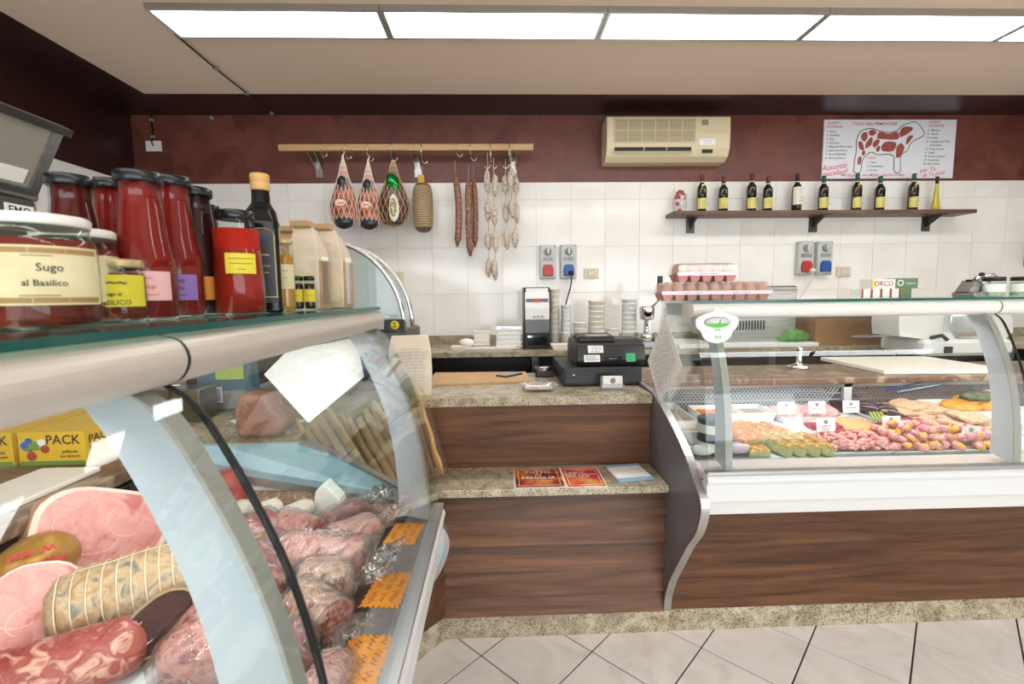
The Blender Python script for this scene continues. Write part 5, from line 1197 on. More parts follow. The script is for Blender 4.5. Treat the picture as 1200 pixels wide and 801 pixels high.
stick_bag((-.44, 1.52, ZSb), -.50, -.1, 6, .42, .17, 'bag of pale breadsticks leaning left, nearest the paper sheet on the glass', 'breadstick', 1)
stick_bag((-.33, 1.66, ZSb), -.46, -.05, 6, .40, .18, 'bag of pale breadsticks leaning in the middle of the three bags', 'breadstick', 2)
stick_bag((-.285, 1.90, ZSb), -.28, -.2, 8, .36, .15, 'bag of dark golden breadsticks, at the right on the bag shelf', 'breadstick_dark', 3)
# cheese-like chunk in film on the desk, papers, scale
hm = thing('wrapped_ham_piece', 'big orange pink chunk of ham wrapped in film on the desk', 'ham', ((-0.7550, 1.5200, 1.0055)[0], 1.53, ZD))
mat('ham_orange', 'c96a4a', .35, col2='d98a68', ns=14, det=4); mat('ham_pink', 'd98b74', .35, col2='e0a590', ns=18)
hb = B().prism([(-.075, .0), (.055, .0), (.085, .05), (.02, .135), (-.055, .145), (-.08, .09)], -.05, .06, 'y'); hb.obj('meat', 'ham_orange', hm, bev=.018)
B().prism([(-.078, -.0015), (.058, -.0015), (.09, .05), (.022, .139), (-.057, .149), (-.083, .09)], -.055, .065, 'y').obj('film', 'film', hm, bev=.02)
wsx = thing('weighing_scale', 'grey weighing scale with coloured label sheets behind the left counter', 'scale', ((-1.1250, 1.9500, 0.9999)[0], 1.99, ZD))
mat('scale_blue', '5d7f92', .4); mat('label_lime', 'b9cf6a', .5)
B().cbox(-.17, .16, -.14, .16, 0, .09, .012).obj('body', 'grey_plastic', wsx); B().cbox(-.16, .15, -.13, .15, .095, .11, .006).obj('pan', 'steel', wsx)
B().prism([(-.13, .0), (-.145, .27), (-.09, .29), (-.07, .0)], -.05, .16).obj('display_head', 'scale_blue', wsx)
B().box(-.09, -.05, -.14, .0, .1, .29).obj('dark_column', 'black', wsx)
B().box(.03, .135, -.150, -.143, .13, .265).obj('label_sheet', 'label_lime', wsx); B().box(-.0, .05, -.153, -.147, .04, .10).obj('barcode_label', 'paper', wsx)
bcd = B()
for i in range(6): bcd.box(.004, .046, -.1536, -.153, .048+i*.008, .052+i*.008)
bcd.obj('print', 'ink_violet', wsx, kind='stuff')
for i, (x, y, r, l) in enumerate(((-.80, 1.60, .3, 'small white paper slip on the desk behind the left counter, nearest the well'), (-.75, 1.68, -.3, 'second white paper slip on the desk, close to the ham chunk'), (-.92, 1.72, .8, 'paper slip on the desk in front of the weighing scale'))):
    single(B().box(-.05, .05, -.028, .028, 0, .002), 'paper_slip', 'paper', l, 'paper', (x, y, ZD), (0, 0, r))
bxm = thing('steel_box', 'low grey metal box with a bent handle on the worktop of the left counter', 'box', (-1.15, 1.74, .98)); 
B().cbox(-.10, .08, -.05, .06, 0, .12, .004).obj('box', 'steel', bxm); B().tube([(-.02, -.055, .09), (-.02, -.065, .14), (.03, -.065, .14)], .004, 6).obj('handle', 'chrome', bxm)

# boxes of cling film and a white board on the left counter's worktop
mat('box_yellow', 'e0b322', .5); mat('box_yellow_side', 'd49a1c', .5); mat('fruit_red', 'a8402e', .5); mat('fruit_green', '6a8f3a', .5); mat('fruit_blue', '3f5fa8', .5)
def film_box(x, y, z, rz, label, seed):
    t = thing('cling_film_box', label, 'box', (x, y, z), rz, 'boxes of cling film')
    w, d_, h = .165, .30, .088
    B().box(-w/2, w/2, -d_/2, d_/2, 0, h).obj('carton', 'box_yellow', t, bev=.001)
    B().box(-w/2+.001, w/2-.001, -d_/2-.0006, -d_/2, .001, .012).obj('green_strip', 'fruit_green', t)
    lettering([('PACK', .03, .018, .034), ('pellicola', .045, -.012, .012), ('per alimenti', .045, -.024, .010)], 'ink_black', t, at(0, -d_/2-.0008, h/2+.004))
    Mx = Matrix(((0, 0, 1, 0), (1, 0, 0, 0), (0, 1, 0, 0), (0, 0, 0, 1)))     # a plane facing +X: its x runs along +Y
    lettering([('PACK', -.10, .018, .030), ('PELLICOLA', -.095, -.008, .017)], 'ink_black', t, Matrix.Translation((w/2+.0008, 0, h/2)) @ Mx)
    pic = B(); rr = random.Random(seed)
    for i in range(11):
        cy, cz = rr.uniform(-.07, -.005), h/2+rr.uniform(-.02, .02); r = rr.uniform(.007, .013)
        pic.prism([(cy+r*math.cos(2*PI*j/9), cz+r*math.sin(2*PI*j/9)) for j in range(9)], -d_/2-.0008-.0001*i, -d_/2, 'y', mi=i % 4)
    pic.obj('fruit_picture', ['fruit_red', 'fruit_green', 'label_white', 'fruit_blue'], t, kind='stuff')
film_box(-1.145, 1.36, 1.0005, 0, 'yellow box of cling film lettered PACK on the worktop, nearer the counter post', 3)
film_box(-1.325, 1.36, 1.0005, 0, 'yellow box of cling film at the left edge, showing fruit pictures', 9)
single(B().box(-.14, 0, 0, .50, 0, .012), 'white_board', 'cutting_white', 'thin white plastic board on the worktop in front of the yellow boxes', 'board', (-.985, .66, 1.0005), bev=.003)
sheet('price_sheet', [(-.585, 1.322, 1.275), (-.392, 1.322, 1.31), (-.377, 1.322, 1.198), (-.538, 1.322, 1.069), (-.653, 1.322, 1.21)], (0, -1, 0), 'white paper sheet hung askew on the glass end of the left counter', 'paper', (4, 2, 0, 0), 31)

# ================================================================ FOOD IN THE RIGHT COUNTER
ORD = ('first', 'second', 'third', 'fourth', 'fifth', 'sixth', 'seventh', 'eighth', 'ninth', 'tenth', 'eleventh', 'twelfth')
def dk(y): return .801+.030*(y-1.68)/.58                 # height of the sloping deck
mat('teal_lid', '274148', .35); mat('tub_body', '7a4a34', .4); mat('tray_white', 'e9e8e6', .3)
mat('flan_top', 'b8741f', .6, col2='d9a848', ns=60, det=6, col3='a5521a', bump=.9, bs=90); mat('flan_side', '9c9a66', .6, col2='b8b584', ns=45, det=5); mat('flan_pale', 'bd9234', .6, col2='dcbf6a', ns=55, det=6, col3='a8702a', bump=.9, bs=90)
mat('carrot', 'd9803a', .5, col2='c9632a', ns=60); mat('prawn', 'dba08c', .45, col2='e6c5b4', ns=70); mat('grey_salad', 'a08f84', .5, col2='84736a', ns=60); mat('brown_salad', '8d7460', .5, col2='6f5a48', ns=50, bump=.6, bs=60)
mat('beef', 'a32430', .35, col2='c2525a', ns=40, det=5); mat('beef_dark', '7c1a22', .35, col2='9c3038', ns=40); mat('fat', 'e6d3c8', .45); mat('bacon_band', 'cf948c', .45, col2='bd7272', ns=90); mat('pink_meat', 'd28a90', .4, col2='dfaaa8', ns=30); mat('pork', 'c98086', .4, col2='dba6a2', ns=60, det=4)
mat('wurst', 'd99a64', .4, col2='cf8852', ns=20); mat('mince', 'e0aaa2', .45, col2='d08e88', ns=45, bump=.6, bs=60); mat('strip_pink', 'd08083', .4, col2='e0a8a2', ns=40); mat('pepper', 'edb41e', .3, col2='dd921a', ns=30)
mat('breaded', 'c9a181', .85, col2='b08560', ns=110, det=6, col3='d9b796', bump=1.0, bs=160); mat('meatball', 'b98f76', .6, col2='a27660', ns=40, rand=True); mat('divider', '4d4842', .5); mat('blood', '3a2026', .2, coat=.4); mat('roast', 'd99a34', .4, col2='c47c22', ns=20); mat('lettuce', '3d3f2c', .5, col2='5f6a3a', ns=40)
mat('asparagus', '8f9a4e', .5)
ZF = .83
def wtray(name, x0, x1, y0, y1, h, label, mt='tray_white', fill=None, fh=.7, nz=.2, seed=0):
    cx, cy = (x0+x1)/2, (y0+y1)/2; z = dk(cy)+.0015
    t = thing(name, label, 'tray', (cx, cy, z), group='trays in the right counter', rot=(math.atan(.030/.58), 0, 0))
    w, d_ = (x1-x0)/2, (y1-y0)/2
    def rg(a, zz): return [(-w+a, -d_+a, zz), (w-a, -d_+a, zz), (w-a, d_-a, zz), (-w+a, d_-a, zz)]
    B().loft([rg(.008, 0), rg(0, h), rg(.004, h), rg(.011, .003)], True, True).obj('tray', mt, t)
    if fill:
        b = B(); N_ = 14; M_ = 10
        for j in range(M_+1):
            for i in range(N_+1):
                u, v = i/N_, j/M_; e = min(u, 1-u, v, 1-v)
                b.v.append((-w+.01+(2*w-.02)*u, -d_+.01+(2*d_-.02)*v, h*fh*min(1, .45+e*4)+nz*.03*noise.noise(Vector((u*9+seed, v*7, seed)))))
        for j in range(M_):
            for i in range(N_): a = j*(N_+1)+i; b.face((a, a+1, a+N_+2, a+N_+1), 0, True)
        b.obj('filling', fill, t)
    return t
# tubs with dark lids, stacked
def tub(z, label):
    t = thing('plastic_tub', label, 'tub', (.835, 1.755, z), group='lidded tubs in the right counter')
    B().lathe([(.050, 0), (.058, .006), (.060, .05), (.060, .056)], seg=24).obj('tub', 'tub_body', t); B().lathe([(.0625, .050), (.0625, .064), (.058, .067), (0, .066)], seg=24).obj('lid', 'teal_lid', t)
    B().lathe([(.0598, .012), (.0612, .046)], seg=24, cap=False).obj('label', 'label_white', t)
tub(dk(1.75)+.004, 'round tub with a dark lid and white label, lower of the stacked two'); tub(dk(1.75)+.073, 'round tub with a dark lid and white label, upper of the stacked two')
mat('pack_lilac', 'b9a9b4', .35)
pkx = thing('meat_pack', 'small lilac film pack on a dark tray, in front of the lidded tubs', 'pack', (.915, 1.725, dk(1.725)+.002)); B().ell((0, 0, .025), (.048, .028, .022), 14, 8, pw=.8).obj('pack', 'pack_lilac', pkx); B().cbox(-.05, .05, -.03, .03, 0, .006, .002).obj('tray', 'divider', pkx)
pkx = thing('meat_pack', 'small white film pack tucked behind the left post', 'pack', (.775, 1.72, dk(1.72)+.002)); B().ell((0, 0, .022), (.04, .026, .02), 14, 8, pw=.8).obj('pack', 'label_white', pkx); B().cbox(-.042, .042, -.028, .028, 0, .006, .002).obj('tray', 'divider', pkx)
# deep bins behind the glass end
wtray('food_bin', .735, .865, 1.97, 2.25, .055, 'white bin of brown salad in the back corner by the glass end', fill='brown_salad', seed=1); wtray('food_bin', .725, .86, 1.83, 1.96, .055, 'white bin of grey salad in front of the back corner bin', fill='grey_salad', seed=2)
# trays along the left
wtray('food_tray', .93, 1.13, 2.10, 2.25, .042, 'white tray of grated carrot at the back of the right counter', fill='carrot', seed=3); wtray('food_tray', .995, 1.19, 1.965, 2.09, .045, 'white tray of prawn salad in the middle row', fill='prawn', seed=4, nz=.7)
wtray('food_tray', 1.14, 1.29, 2.10, 2.25, .042, 'white tray of grey meat salad behind the first price cards', fill='grey_salad', seed=5)
wtray('food_tray', .885, .985, 1.90, 2.03, .04, 'white tray of yellow flan slices behind the big tilted slice', fill='flan_pale', seed=6, nz=.5)
# vegetable flan slices
def flan(x, y, z, w, l, h, rot, label, top='flan_top'):
    t = thing('flan_slice', label, 'flan slice', (x, y, z), group='slices of vegetable flan', rot=rot)
    B().cbox(-w/2, w/2, -l/2, l/2, 0, h*.72, .003).obj('green_base', 'flan_side', t); 
    b = B(); N_ = 8
    for j in range(N_+1):
        for i in range(N_+1):
            u, v = i/N_, j/N_; e = min(u, 1-u, v, 1-v); b.v.append((-w/2+w*u, -l/2+l*v, h*.72+(h*.28 if e > 0 else 0)+.006*noise.noise(Vector((x*40+u*5, v*5, y*9)))*(1 if e > 0 else 0)))
    for j in range(N_):
        for i in range(N_): a = j*(N_+1)+i; b.face((a, a+1, a+N_+2, a+N_+1), 0, True)
    b.obj('golden_top', top, t)
flan(.962, 1.80, dk(1.8)+.032, .125, .13, .05, (.30, -.12, .35), 'big golden topped flan slice, tilted on the others')
flan(.985, 1.725, dk(1.72)+.002, .085, .06, .034, (.1, 0, .05), 'flat flan slice at the front under the big tilted one', 'flan_pale')
for i, (px, nm) in enumerate(((1.065, 'first'), (1.118, 'second'), (1.17, 'third'), (1.222, 'fourth'))):
    flan(px, 1.765-.003*i, dk(1.76)+.004, .046, .15, .05, (.16, .35, .42), f'{nm} of the leaning green sided flan slices, counted from the tilted one', 'flan_pale')
flan(1.085, 1.90, dk(1.9)+.004, .05, .13, .05, (.12, .25, .5), 'golden flan slice in the second row, left one', 'flan_top'); flan(1.15, 1.895, dk(1.9)+.004, .05, .13, .05, (.12, .25, .5), 'golden flan slice in the second row, right one', 'flan_top')
# price cards
def price_card(x, y, z, label, rz=0.0, flat=False, s=1.0):
    t = thing('price_card', label, 'price card', (x, y, z), group='price cards in the right counter', rot=(-1.1 if flat else -.12, 0, rz))
    B().box(-.039*s, .039*s, -.0008, .0008, .012, .068*s).obj('card', 'paper', t); B().box(-.01, .01, -.012, .012, 0, .004).obj('foot', 'clear_plastic', t); B().box(-.008, .008, -.002, .002, .004, .02).obj('stem', 'clear_plastic', t)
    B().lathe([(.009, 0), (.009, .0006), (0, .0006)], seg=16).xf(at(0, -.0009, .054*s, RX(PI/2))).obj('emblem', 'mid_grey', t)
    scribble(t, 'ink_red', at(0, -.0016, .036*s), .05, .010, 1, seed=int(x*1000), t=.0022); scribble(t, 'ink_faint', at(0, -.0016, .024*s), .04, .008, 1, seed=int(x*900), t=.0016)
for x, y, h, nm in (((1.3262, 2.0800, 0.8835)[0], 2.08, .03, 'price card at the back, left of three'), ((1.4706, 2.0800, 0.8806)[0], 2.08, .03, 'price card at the back, middle of three'), ((1.6319, 2.0800, 0.8774)[0], 2.08, .03, 'price card at the back, right of three'),
                    ((1.3501, 1.8500, 0.8245)[0], 1.85, .025, 'price card between the streaky bacon and the dark beef'), ((1.6362, 1.8500, 0.8183)[0], 1.86, .025, 'price card between the orange sausages and the red carpaccio'), ((1.8507, 1.7500, 0.7819)[0], 1.735, .02, 'price card in front of the yellow pepper rolls')):
    price_card(x, y, dk(y)+h, nm)
price_card((1.7104, 1.8000, 0.8143)[0], 1.83, dk(1.83)+.035, 'price card lying tipped back on the red carpaccio', .15, True)
# back row meat under the cards
def slab(name, x, y, z, w, l, h, rot, mt, label, cat, group=None, seed=0, fatmt=None):
    b = B(); n = 18; rings = []
    for k, (a, zz) in enumerate(((.86, 0), (1, .22), (1.02, .6), (.93, .92), (.6, 1.0))):
        rings.append([(w/2*a*math.copysign(abs(math.cos(q))**.75, math.cos(q))*(1+.10*noise.noise(Vector((math.cos(q)*1.7+seed, math.sin(q)*1.7, seed*1.3)))), l/2*a*math.copysign(abs(math.sin(q))**.75, math.sin(q))*(1+.10*noise.noise(Vector((math.cos(q)*1.7-seed, math.sin(q)*1.7, seed)))), h*zz+.15*h*noise.noise(Vector((math.cos(q)*2+seed, math.sin(q)*2, 3.3)))) for q in [2*PI*i/n for i in range(n)]])
    b.loft(rings, True, True, sm=True)
    if fatmt:
        t = thing(name, label, cat, (x, y, z), group=group, rot=rot); b.obj('meat', mt, t)
        return t
    return single(b, name, mt, label, cat, (x, y, z), rot, group)
wtray('food_tray', 1.30, 1.60, 2.06, 2.25, .03, 'white tray of pink pork behind the row of price cards')
for i in range(5): slab('pork_slice', 1.34+.055*i, 2.16, dk(2.16)+.02+.002*i, .085, .13, .012, (.2, -.35, .1), ('pink_meat', 'pork')[i % 2], f'{ORD[i]} slice of pink pork from the left, behind the price cards', 'meat slice', 'overlapping pork slices at the back', i)
# streaky bacon: every strip its own
for i in range(8):
    t = thing('bacon_rasher', f'{ORD[i]} rasher of streaky bacon from the left, beside the middle price card', 'bacon', (1.165+.019*i+(.0), 1.94-.014*i, dk(1.93)+.010+.0022*(i % 3)), group='rashers of streaky bacon', rot=(.25, -.08, .45))
    for k, m_ in enumerate(('fat', 'beef', 'fat', 'pork', 'fat')): B().loft([[(-.065, -.016+.0066*k, 0), (-.065, -.0094+.0066*k, 0), (-.065, -.0094+.0066*k, .006), (-.065, -.016+.0066*k, .006)]]+[[(-.065+.026*q, -.016+.0066*k+.002*math.sin(q*1.4+i), .003*math.sin(q*1.9+i)), (-.065+.026*q, -.0094+.0066*k+.002*math.sin(q*1.4+i), .003*math.sin(q*1.9+i)), (-.065+.026*q, -.0094+.0066*k+.002*math.sin(q*1.4+i), .006+.003*math.sin(q*1.9+i)), (-.065+.026*q, -.016+.0066*k+.002*math.sin(q*1.4+i), .006+.003*math.sin(q*1.9+i))] for q in range(1, 6)]).obj('streak', m_, t)
wtray('food_tray', 1.10, 1.40, 1.855, 2.03, .012, 'flat white tray under the streaky bacon and dark beef')
# dark beef rolls and a steak
for i in range(4): single(B().tube([(0, -.045+.018*k, .003*math.sin(k*1.3)) for k in range(6)], [.008, .016, .018, .018, .015, .007], 10), 'beef_roll', ('beef', 'beef_dark')[i % 2], f'{ORD[i]} dark red strip of beef from the left, behind the round steak', 'beef', (1.355+.026*i, 1.93, dk(1.93)+.034), (0, 0, .35), 'strips of dark beef')
slab('steak', 1.412, 1.875, dk(1.875)+.02, .075, .055, .024, (.15, 0, .2), 'beef_dark', 'round dark red steak right of the middle price card', 'steak', seed=3); slab('steak', 1.47, 1.865, dk(1.865)+.004, .04, .03, .02, (.1, 0, .5), 'beef_dark', 'smallest piece of dark beef, beside the orange sausages', 'steak', seed=8)
wtray('food_tray', 1.41, 1.69, 1.90, 2.035, .022, 'white tray holding the long orange sausages')
for i in range(7): single(B().tube([(-.10, 0, 0), (-.092, 0, .001), (-.03, .002, .001), (.03, .002, .001), (.092, 0, 0), (.10, 0, 0)], [.004, .010, .0115, .0115, .010, .004], 10), 'raw_sausage', 'wurst', f'{ORD[i]} long orange raw sausage from the front, left of the carpaccio', 'sausage', (1.535, 1.885+.0215*i, dk(1.885+.0215*i)+.028), (0, 0, -.08), 'row of orange sausages')
# carpaccio with asparagus
for i in range(7): slab('carpaccio_slice', 1.635+.028*i, 1.955-.022*(i % 4), dk(1.93)+.012+.004*i, .11, .075, .008, (.12, -.18, .6+.15*(i % 3)), 'beef', f'{ORD[i]} thin red carpaccio slice from the left, beside the dark divider', 'meat slice', 'pile of red carpaccio', i)
for i in range(4): single(B().tube([(0, -.06+.024*k, 0) for k in range(6)], [.004, .006, .006, .006, .007, .003], 8), 'asparagus_spear', 'asparagus', f'{ORD[i]} green asparagus spear from the left on the red carpaccio', 'asparagus', (1.66+.016*i, 1.995, dk(1.99)+.052), (.1, 0, -.55), 'asparagus on the carpaccio')
# minced chicken and chopped strips: nobody could count these
wtray('food_tray', 1.235, 1.50, 1.69, 1.85, .012, 'flat white tray under the minced chicken')
def heap(name, x0, x1, y0, y1, n, r, l, mt, label, cat, seed, hmax=.05):
    rnd = random.Random(seed); b = B(); cx, cy = (x0+x1)/2, (y0+y1)/2
    for i in range(n):
        u, v = rnd.uniform(-1, 1), rnd.uniform(-1, 1); hh = hmax*(1-.55*max(abs(u), abs(v))**2)
        x, y = u*(x1-x0)/2, v*(y1-y0)/2; z = rnd.uniform(.35, 1)*hh+dk(cy+y)-dk(cy); a = rnd.uniform(0, PI); tl = rnd.uniform(-.3, .3)
        d_ = Vector((math.cos(a), math.sin(a), tl))*l/2; c_ = Vector((x, y, z)); m_ = Vector((-d_.y, d_.x, 0))*rnd.uniform(-.3, .3)
        b.tube([c_-d_, c_-d_*.5+m_*.6, c_+m_, c_+d_*.6, c_+d_], [r*.4, r, r*1.1, r*.9, r*.3], 6)
    return single(b, name, mt, label, cat, (cx, cy, dk(cy)+.012), None, None, kind='stuff')
heap('minced_chicken', 1.25, 1.365, 1.70, 1.83, 230, .0055, .026, 'mince', 'heap of pale pink minced chicken in front of the middle price card', 'mince', 1); heap('chicken_strips', 1.375, 1.50, 1.70, 1.83, 130, .0075, .034, 'strip_pink', 'heap of darker pink chicken strips, left of the pepper rolls', 'meat', 2)
# pork and yellow pepper rolls
wtray('food_tray', 1.50, 2.02, 1.69, 1.86, .010, 'long flat white tray under the pepper rolls')
rnd = random.Random(4)
def roll(x, y, z, rz, first=None, lab=None):
    if first: return dup(first, (x, y, z), label=lab, rot=(rnd.uniform(-1.6, 1.6), rnd.uniform(-.35, .35), rz))
    t = thing('pepper_roll', lab, 'meat roll', (x, y, z), rz, 'pork and pepper rolls')
    B().ell((0, 0, 0), (.031, .0165, .0150), 12, 8, nz=.45, ns=50, seed=3).obj('pork', 'pork', t); B().ell((.019, .003, .004), (.017, .0125, .0095), 9, 6, nz=.5, ns=75, pw=.7).obj('pepper', 'pepper', t)
    B().tube([(.004+.0008*math.cos(q), .0163*math.cos(q), .0148*math.sin(q)) for q in [2*PI*i/12 for i in range(13)]], .0028, 5).obj('bacon_band', 'bacon_band', t)
    return t
R0 = None
for layer, (nx, ny, x0, x1, y0, y1) in enumerate(((11, 4, 1.525, 1.995, 1.715, 1.845), (9, 3, 1.545, 1.94, 1.735, 1.83), (4, 2, 1.61, 1.80, 1.76, 1.815))):
    for j in range(ny):
        for i in range(nx):
            if layer == 0 and 1.78 < x0+(x1-x0)*i/(nx-1) < 1.83 and j == 0: continue
            x = x0+(x1-x0)*i/(nx-1)+rnd.uniform(-.009, .009); y = y0+(y1-y0)*j/max(1, ny-1)+rnd.uniform(-.007, .007); z = dk(y)+.021+.026*layer+rnd.uniform(0, .004)
            o = roll(x, y, z, rnd.uniform(0, 2*PI) if rnd.random() < .35 else -PI/2+rnd.uniform(-.9, .9), R0, f"{ORD[i]} pork and pepper roll from the left, {('front', 'second', 'third', 'rear')[j]} row, {('bottom', 'middle', 'top')[layer]} layer")
            R0 = R0 or o
# breaded cutlets and meatballs
mat('paper_white', 'eeebe6', .7)
wtray('food_tray', 1.735, 2.06, 2.02, 2.23, .014, 'white paper lined tray under the back pile of breaded cutlets'); wtray('food_tray', 1.885, 2.15, 1.865, 2.015, .012, 'white tray under the front pile of breaded cutlets')
def cutlet(x, y, z, w, l, rot, label, grp, seed):
    b = B(); n = 22; rows = []
    for k, (a, zz) in enumerate(((.80, 0), (1.0, .006), (1.02, .014), (.9, .022), (.55, .025))):
        row = []
        for i in range(n):
            q = 2*PI*i/n; cx, sx = math.cos(q), math.sin(q); f = 1+.28*noise.noise(Vector((cx*1.5+seed, sx*1.5, seed)))+.10*noise.noise(Vector((cx*6+seed, sx*6, k*2)))
            px_, py_ = w/2*a*cx*f, l/2*a*sx*f
            row.append((px_, py_, zz+.012*noise.noise(Vector((px_*22+seed, py_*22, 1.7)))+.004*noise.noise(Vector((px_*90+seed, py_*90, 4.7)))))
        rows.append(row)
    b.loft(rows, True, True, sm=True); single(b, 'breaded_cutlet', 'breaded', label, 'cutlet', (x, y, z), rot, grp)
for i, (x, y, k, r_, w_) in enumerate(((1.86, 2.08, 0, 0.1, 'bottom layer, front left'), (1.96, 2.06, 0, 0.5, 'bottom layer, front middle'), (2.05, 2.07, 0, -0.2, 'bottom layer, front right'), (1.89, 2.15, 0, 0.2, 'bottom layer, rear middle'), (1.99, 2.15, 0, -0.1, 'bottom layer, rear right'), (1.91, 2.1, 1, 0.3, 'second layer, in the middle'), (2.0, 2.11, 1, -0.3, 'second layer, front right'), (1.94, 2.13, 2, 0.1, 'topmost of all'), (1.83, 2.18, 0, 0.7, 'bottom layer, rear left'), (2.03, 2.17, 1, -0.5, 'second layer, rear right'), (1.86, 2.13, 1, 0.9, 'second layer, at the left'))):
    cutlet(x, y, dk(y)+.010+.017*k, .17, .13, (.1, .06*(i % 3-1), r_), f'breaded cutlet in the back pile, {w_}', 'back pile of breaded cutlets', i*1.7)
for i, (x, y, k, r_, w_) in enumerate(((1.98, 1.91, 0, 0.1, 'bottom layer, front left'), (2.07, 1.92, 0, 0.4, 'bottom layer, front right'), (2.03, 1.97, 0, -0.2, 'bottom layer, rear middle'), (2.0, 1.955, 1, 0.2, 'second layer, left'), (2.08, 1.955, 1, 0, 'second layer, right'), (2.05, 1.945, 2, 0.3, 'topmost of all'), (2.11, 1.98, 0, 0.8, 'bottom layer, rear right'), (1.97, 1.985, 0, 0.4, 'bottom layer, rear left'))):
    cutlet(x, y, dk(y)+.010+.017*k, .15, .12, (.1, .06*(i % 3-1), r_), f'breaded cutlet in the front pile by the meatballs, {w_}', 'front pile of breaded cutlets', i*2.3+9)
for i in range(15):
    x = 1.875+.022*(i % 4)+rnd.uniform(-.004, .004); y = 1.875+.024*(i//4 % 3)+rnd.uniform(-.004, .004); k = i//12
    single(B().ell((0, 0, 0), (.013, .012, .011), 10, 7, nz=.2, ns=60, seed=i), 'meatball', 'meatball', f"{ORD[i % 4]} small meatball from the left, {('front', 'middle', 'rear', 'front')[i//4]} row{', on top' if k else ''}", 'meatball', (x, y, dk(y)+.024+.02*k), None, 'small meatballs')
single(B().prism([(-.11, 0), (.11, 0), (.11, .045), (-.11, .045)], -.003, .003, 'x'), 'tray_divider', 'divider', 'dark upright divider between the carpaccio and the breaded cutlets', 'divider', (1.815, 1.975, dk(1.97)+.005), (.09, 0, .12))
# dark sausages in the back, yellow roast tray
for i, (x, y, a) in enumerate(((1.735, 2.195, .55), (1.80, 2.15, .35))):
    single(B().tube([(0, -.11+.0275*k, .012*math.sin(k*.8)) for k in range(9)], [.010, .022, .027, .029, .029, .030, .029, .024, .008], 14), 'dark_sausage', 'blood', ('dark purple sausage at the back, left one of the two', 'dark purple sausage at the back, right one with a shiny end')[i], 'sausage', (x, y, dk(y)+.034), (.08, 0, a))
wtray('food_tray', 2.085, 2.46, 2.03, 2.245, .05, 'deep white tray of yellow roast in the back, right of the cutlets', 'tray_white')
for i, (x, y, w, l, r_) in enumerate(((2.20, 2.13, .17, .13, .2), (2.30, 2.17, .15, .11, -.3), (2.34, 2.09, .15, .08, .1))): slab('roast_piece', x, y, dk(y)+.02+.012*(i == 1), w, l, .045, (.1, 0, r_), 'roast', ('biggest piece of yellow roast in the deep white tray', 'piece of yellow roast farthest back in the deep tray', 'piece of yellow roast nearest the right post')[i], 'roast', seed=i*3.1)
single(B().ell((0, 0, 0), (.08, .05, .022), 14, 8, nz=.5, ns=40), 'lettuce_leaf', 'lettuce', 'dark crumpled lettuce leaf on the yellow roast', 'lettuce', (2.31, 2.15, dk(2.15)+.088))
single(B().ell((0, 0, 0), (.045, .04, .03), 14, 8, nz=.15, ns=30), 'pink_sausage_end', 'pink_meat', 'round pink piece of meat at the back near the right post', 'meat', (2.42, 2.20, dk(2.2)+.075))
for i, (a, c_) in enumerate((((1.9508, 2.2700, 0.9296), (2.2124, 2.2700, 0.9771)), ((2.0091, 2.2650, 0.9164), (2.2274, 2.2650, 0.9517)))): 
    m0 = (Vector(a)+Vector(c_))/2; single(B().tube([Vector(a)-m0, Vector(c_)-m0], .004, 6), 'blue_straw', 'socket_blue' if i == 0 else 'pale_blue', ('bright blue rod leaning on the wire grille', 'pale blue rod leaning below the bright blue one')[i], 'rod', m0)
# more of the counter beyond the right post
wtray('food_tray', 2.20, 2.5, 1.70, 1.99, .02, 'white tray seen through the curved post at the right edge', fill='pink_meat', seed=11)

# ================================================================ CURED MEAT IN THE LEFT COUNTER
mat('ham_face', 'd3837c', .35, col2='c06a64', ns=18, det=6, col3='dc9a92', dist=1.2); mat('ham_face_vein', 'e8c4bb', .4); mat('rind_fat', 'ecd9cf', .4, col2='e2c4b4', ns=20); mat('rind', 'c08a62', .4, col2='d6a684', ns=12)
mat('roast_skin', 'ab8660', .55, col2='78736a', ns=22, det=8, col3='c7a986', dist=2.0, bump=.4, bs=50); mat('roast_end', 'd7b9a4', .5, col2='b98a74', ns=40, det=5); mat('string_white', 'd9ccae', .8)
mat('bresaola', '451c1c', .65, spec=.15, col2='33100f', ns=18); mat('bresaola_rim', 'a38a68', .5, col2='8a6f50', ns=30); mat('pancetta_red', 'a24c42', .45, col2='cf9884', ns=42, det=8, col3='8c3430', dist=1.0)
mat('salami_face', 'b0403c', .4, col2='e0b0a0', ns=90, det=4, ramp=(.42, .62)); mat('salami_pink', 'b8605a', .45, col2='8e3a38', ns=40, det=5, col3='d49488'); mat('salami_mould', 'c2b6a6', .7, col2='9a8070', ns=28, det=6, col3='d6cdc0', dist=.8)
mat('netted_brown', '9c7a5c', .55, col2='c09c80', ns=60, det=5, col3='7d5a44', bump=.5, bs=80); mat('speck_red', '8c2c26', .4, col2='6a1c1a', ns=16, col3='a8463a'); mat('pack_red', 'a03030', .3, col2='d9a49a', ns=34, det=6, col3='8c2e2c', dist=1.3)
mat('pack_pink', 'c4746c', .35, col2='9c4440', ns=26, det=6, col3='deaaa2', dist=1.0); mat('pack_beige', 'a8745c', .4, col2='7c4034', ns=34, det=6, col3='cda68c', dist=1.0); mat('pack_dark', '6c2426', .3, col2='451517', ns=30, det=5, col3='94504a')
mat('gold_paper', 'b8883c', .35, .3, col2='a87830', ns=10); mat('bone_white', 'e0d6ca', .5)
LDZ = lambda X: .775+.055*((-X-.165)-.10)/.64            # deck height of the left well
def basis_to(axis, up=Vector((0, 0, 1))):
    a = axis.normalized(); s = a.cross(up); s = s.normalized() if s.length > 1e-4 else Vector((1, 0, 0)); u = s.cross(a)
    return a, s, u
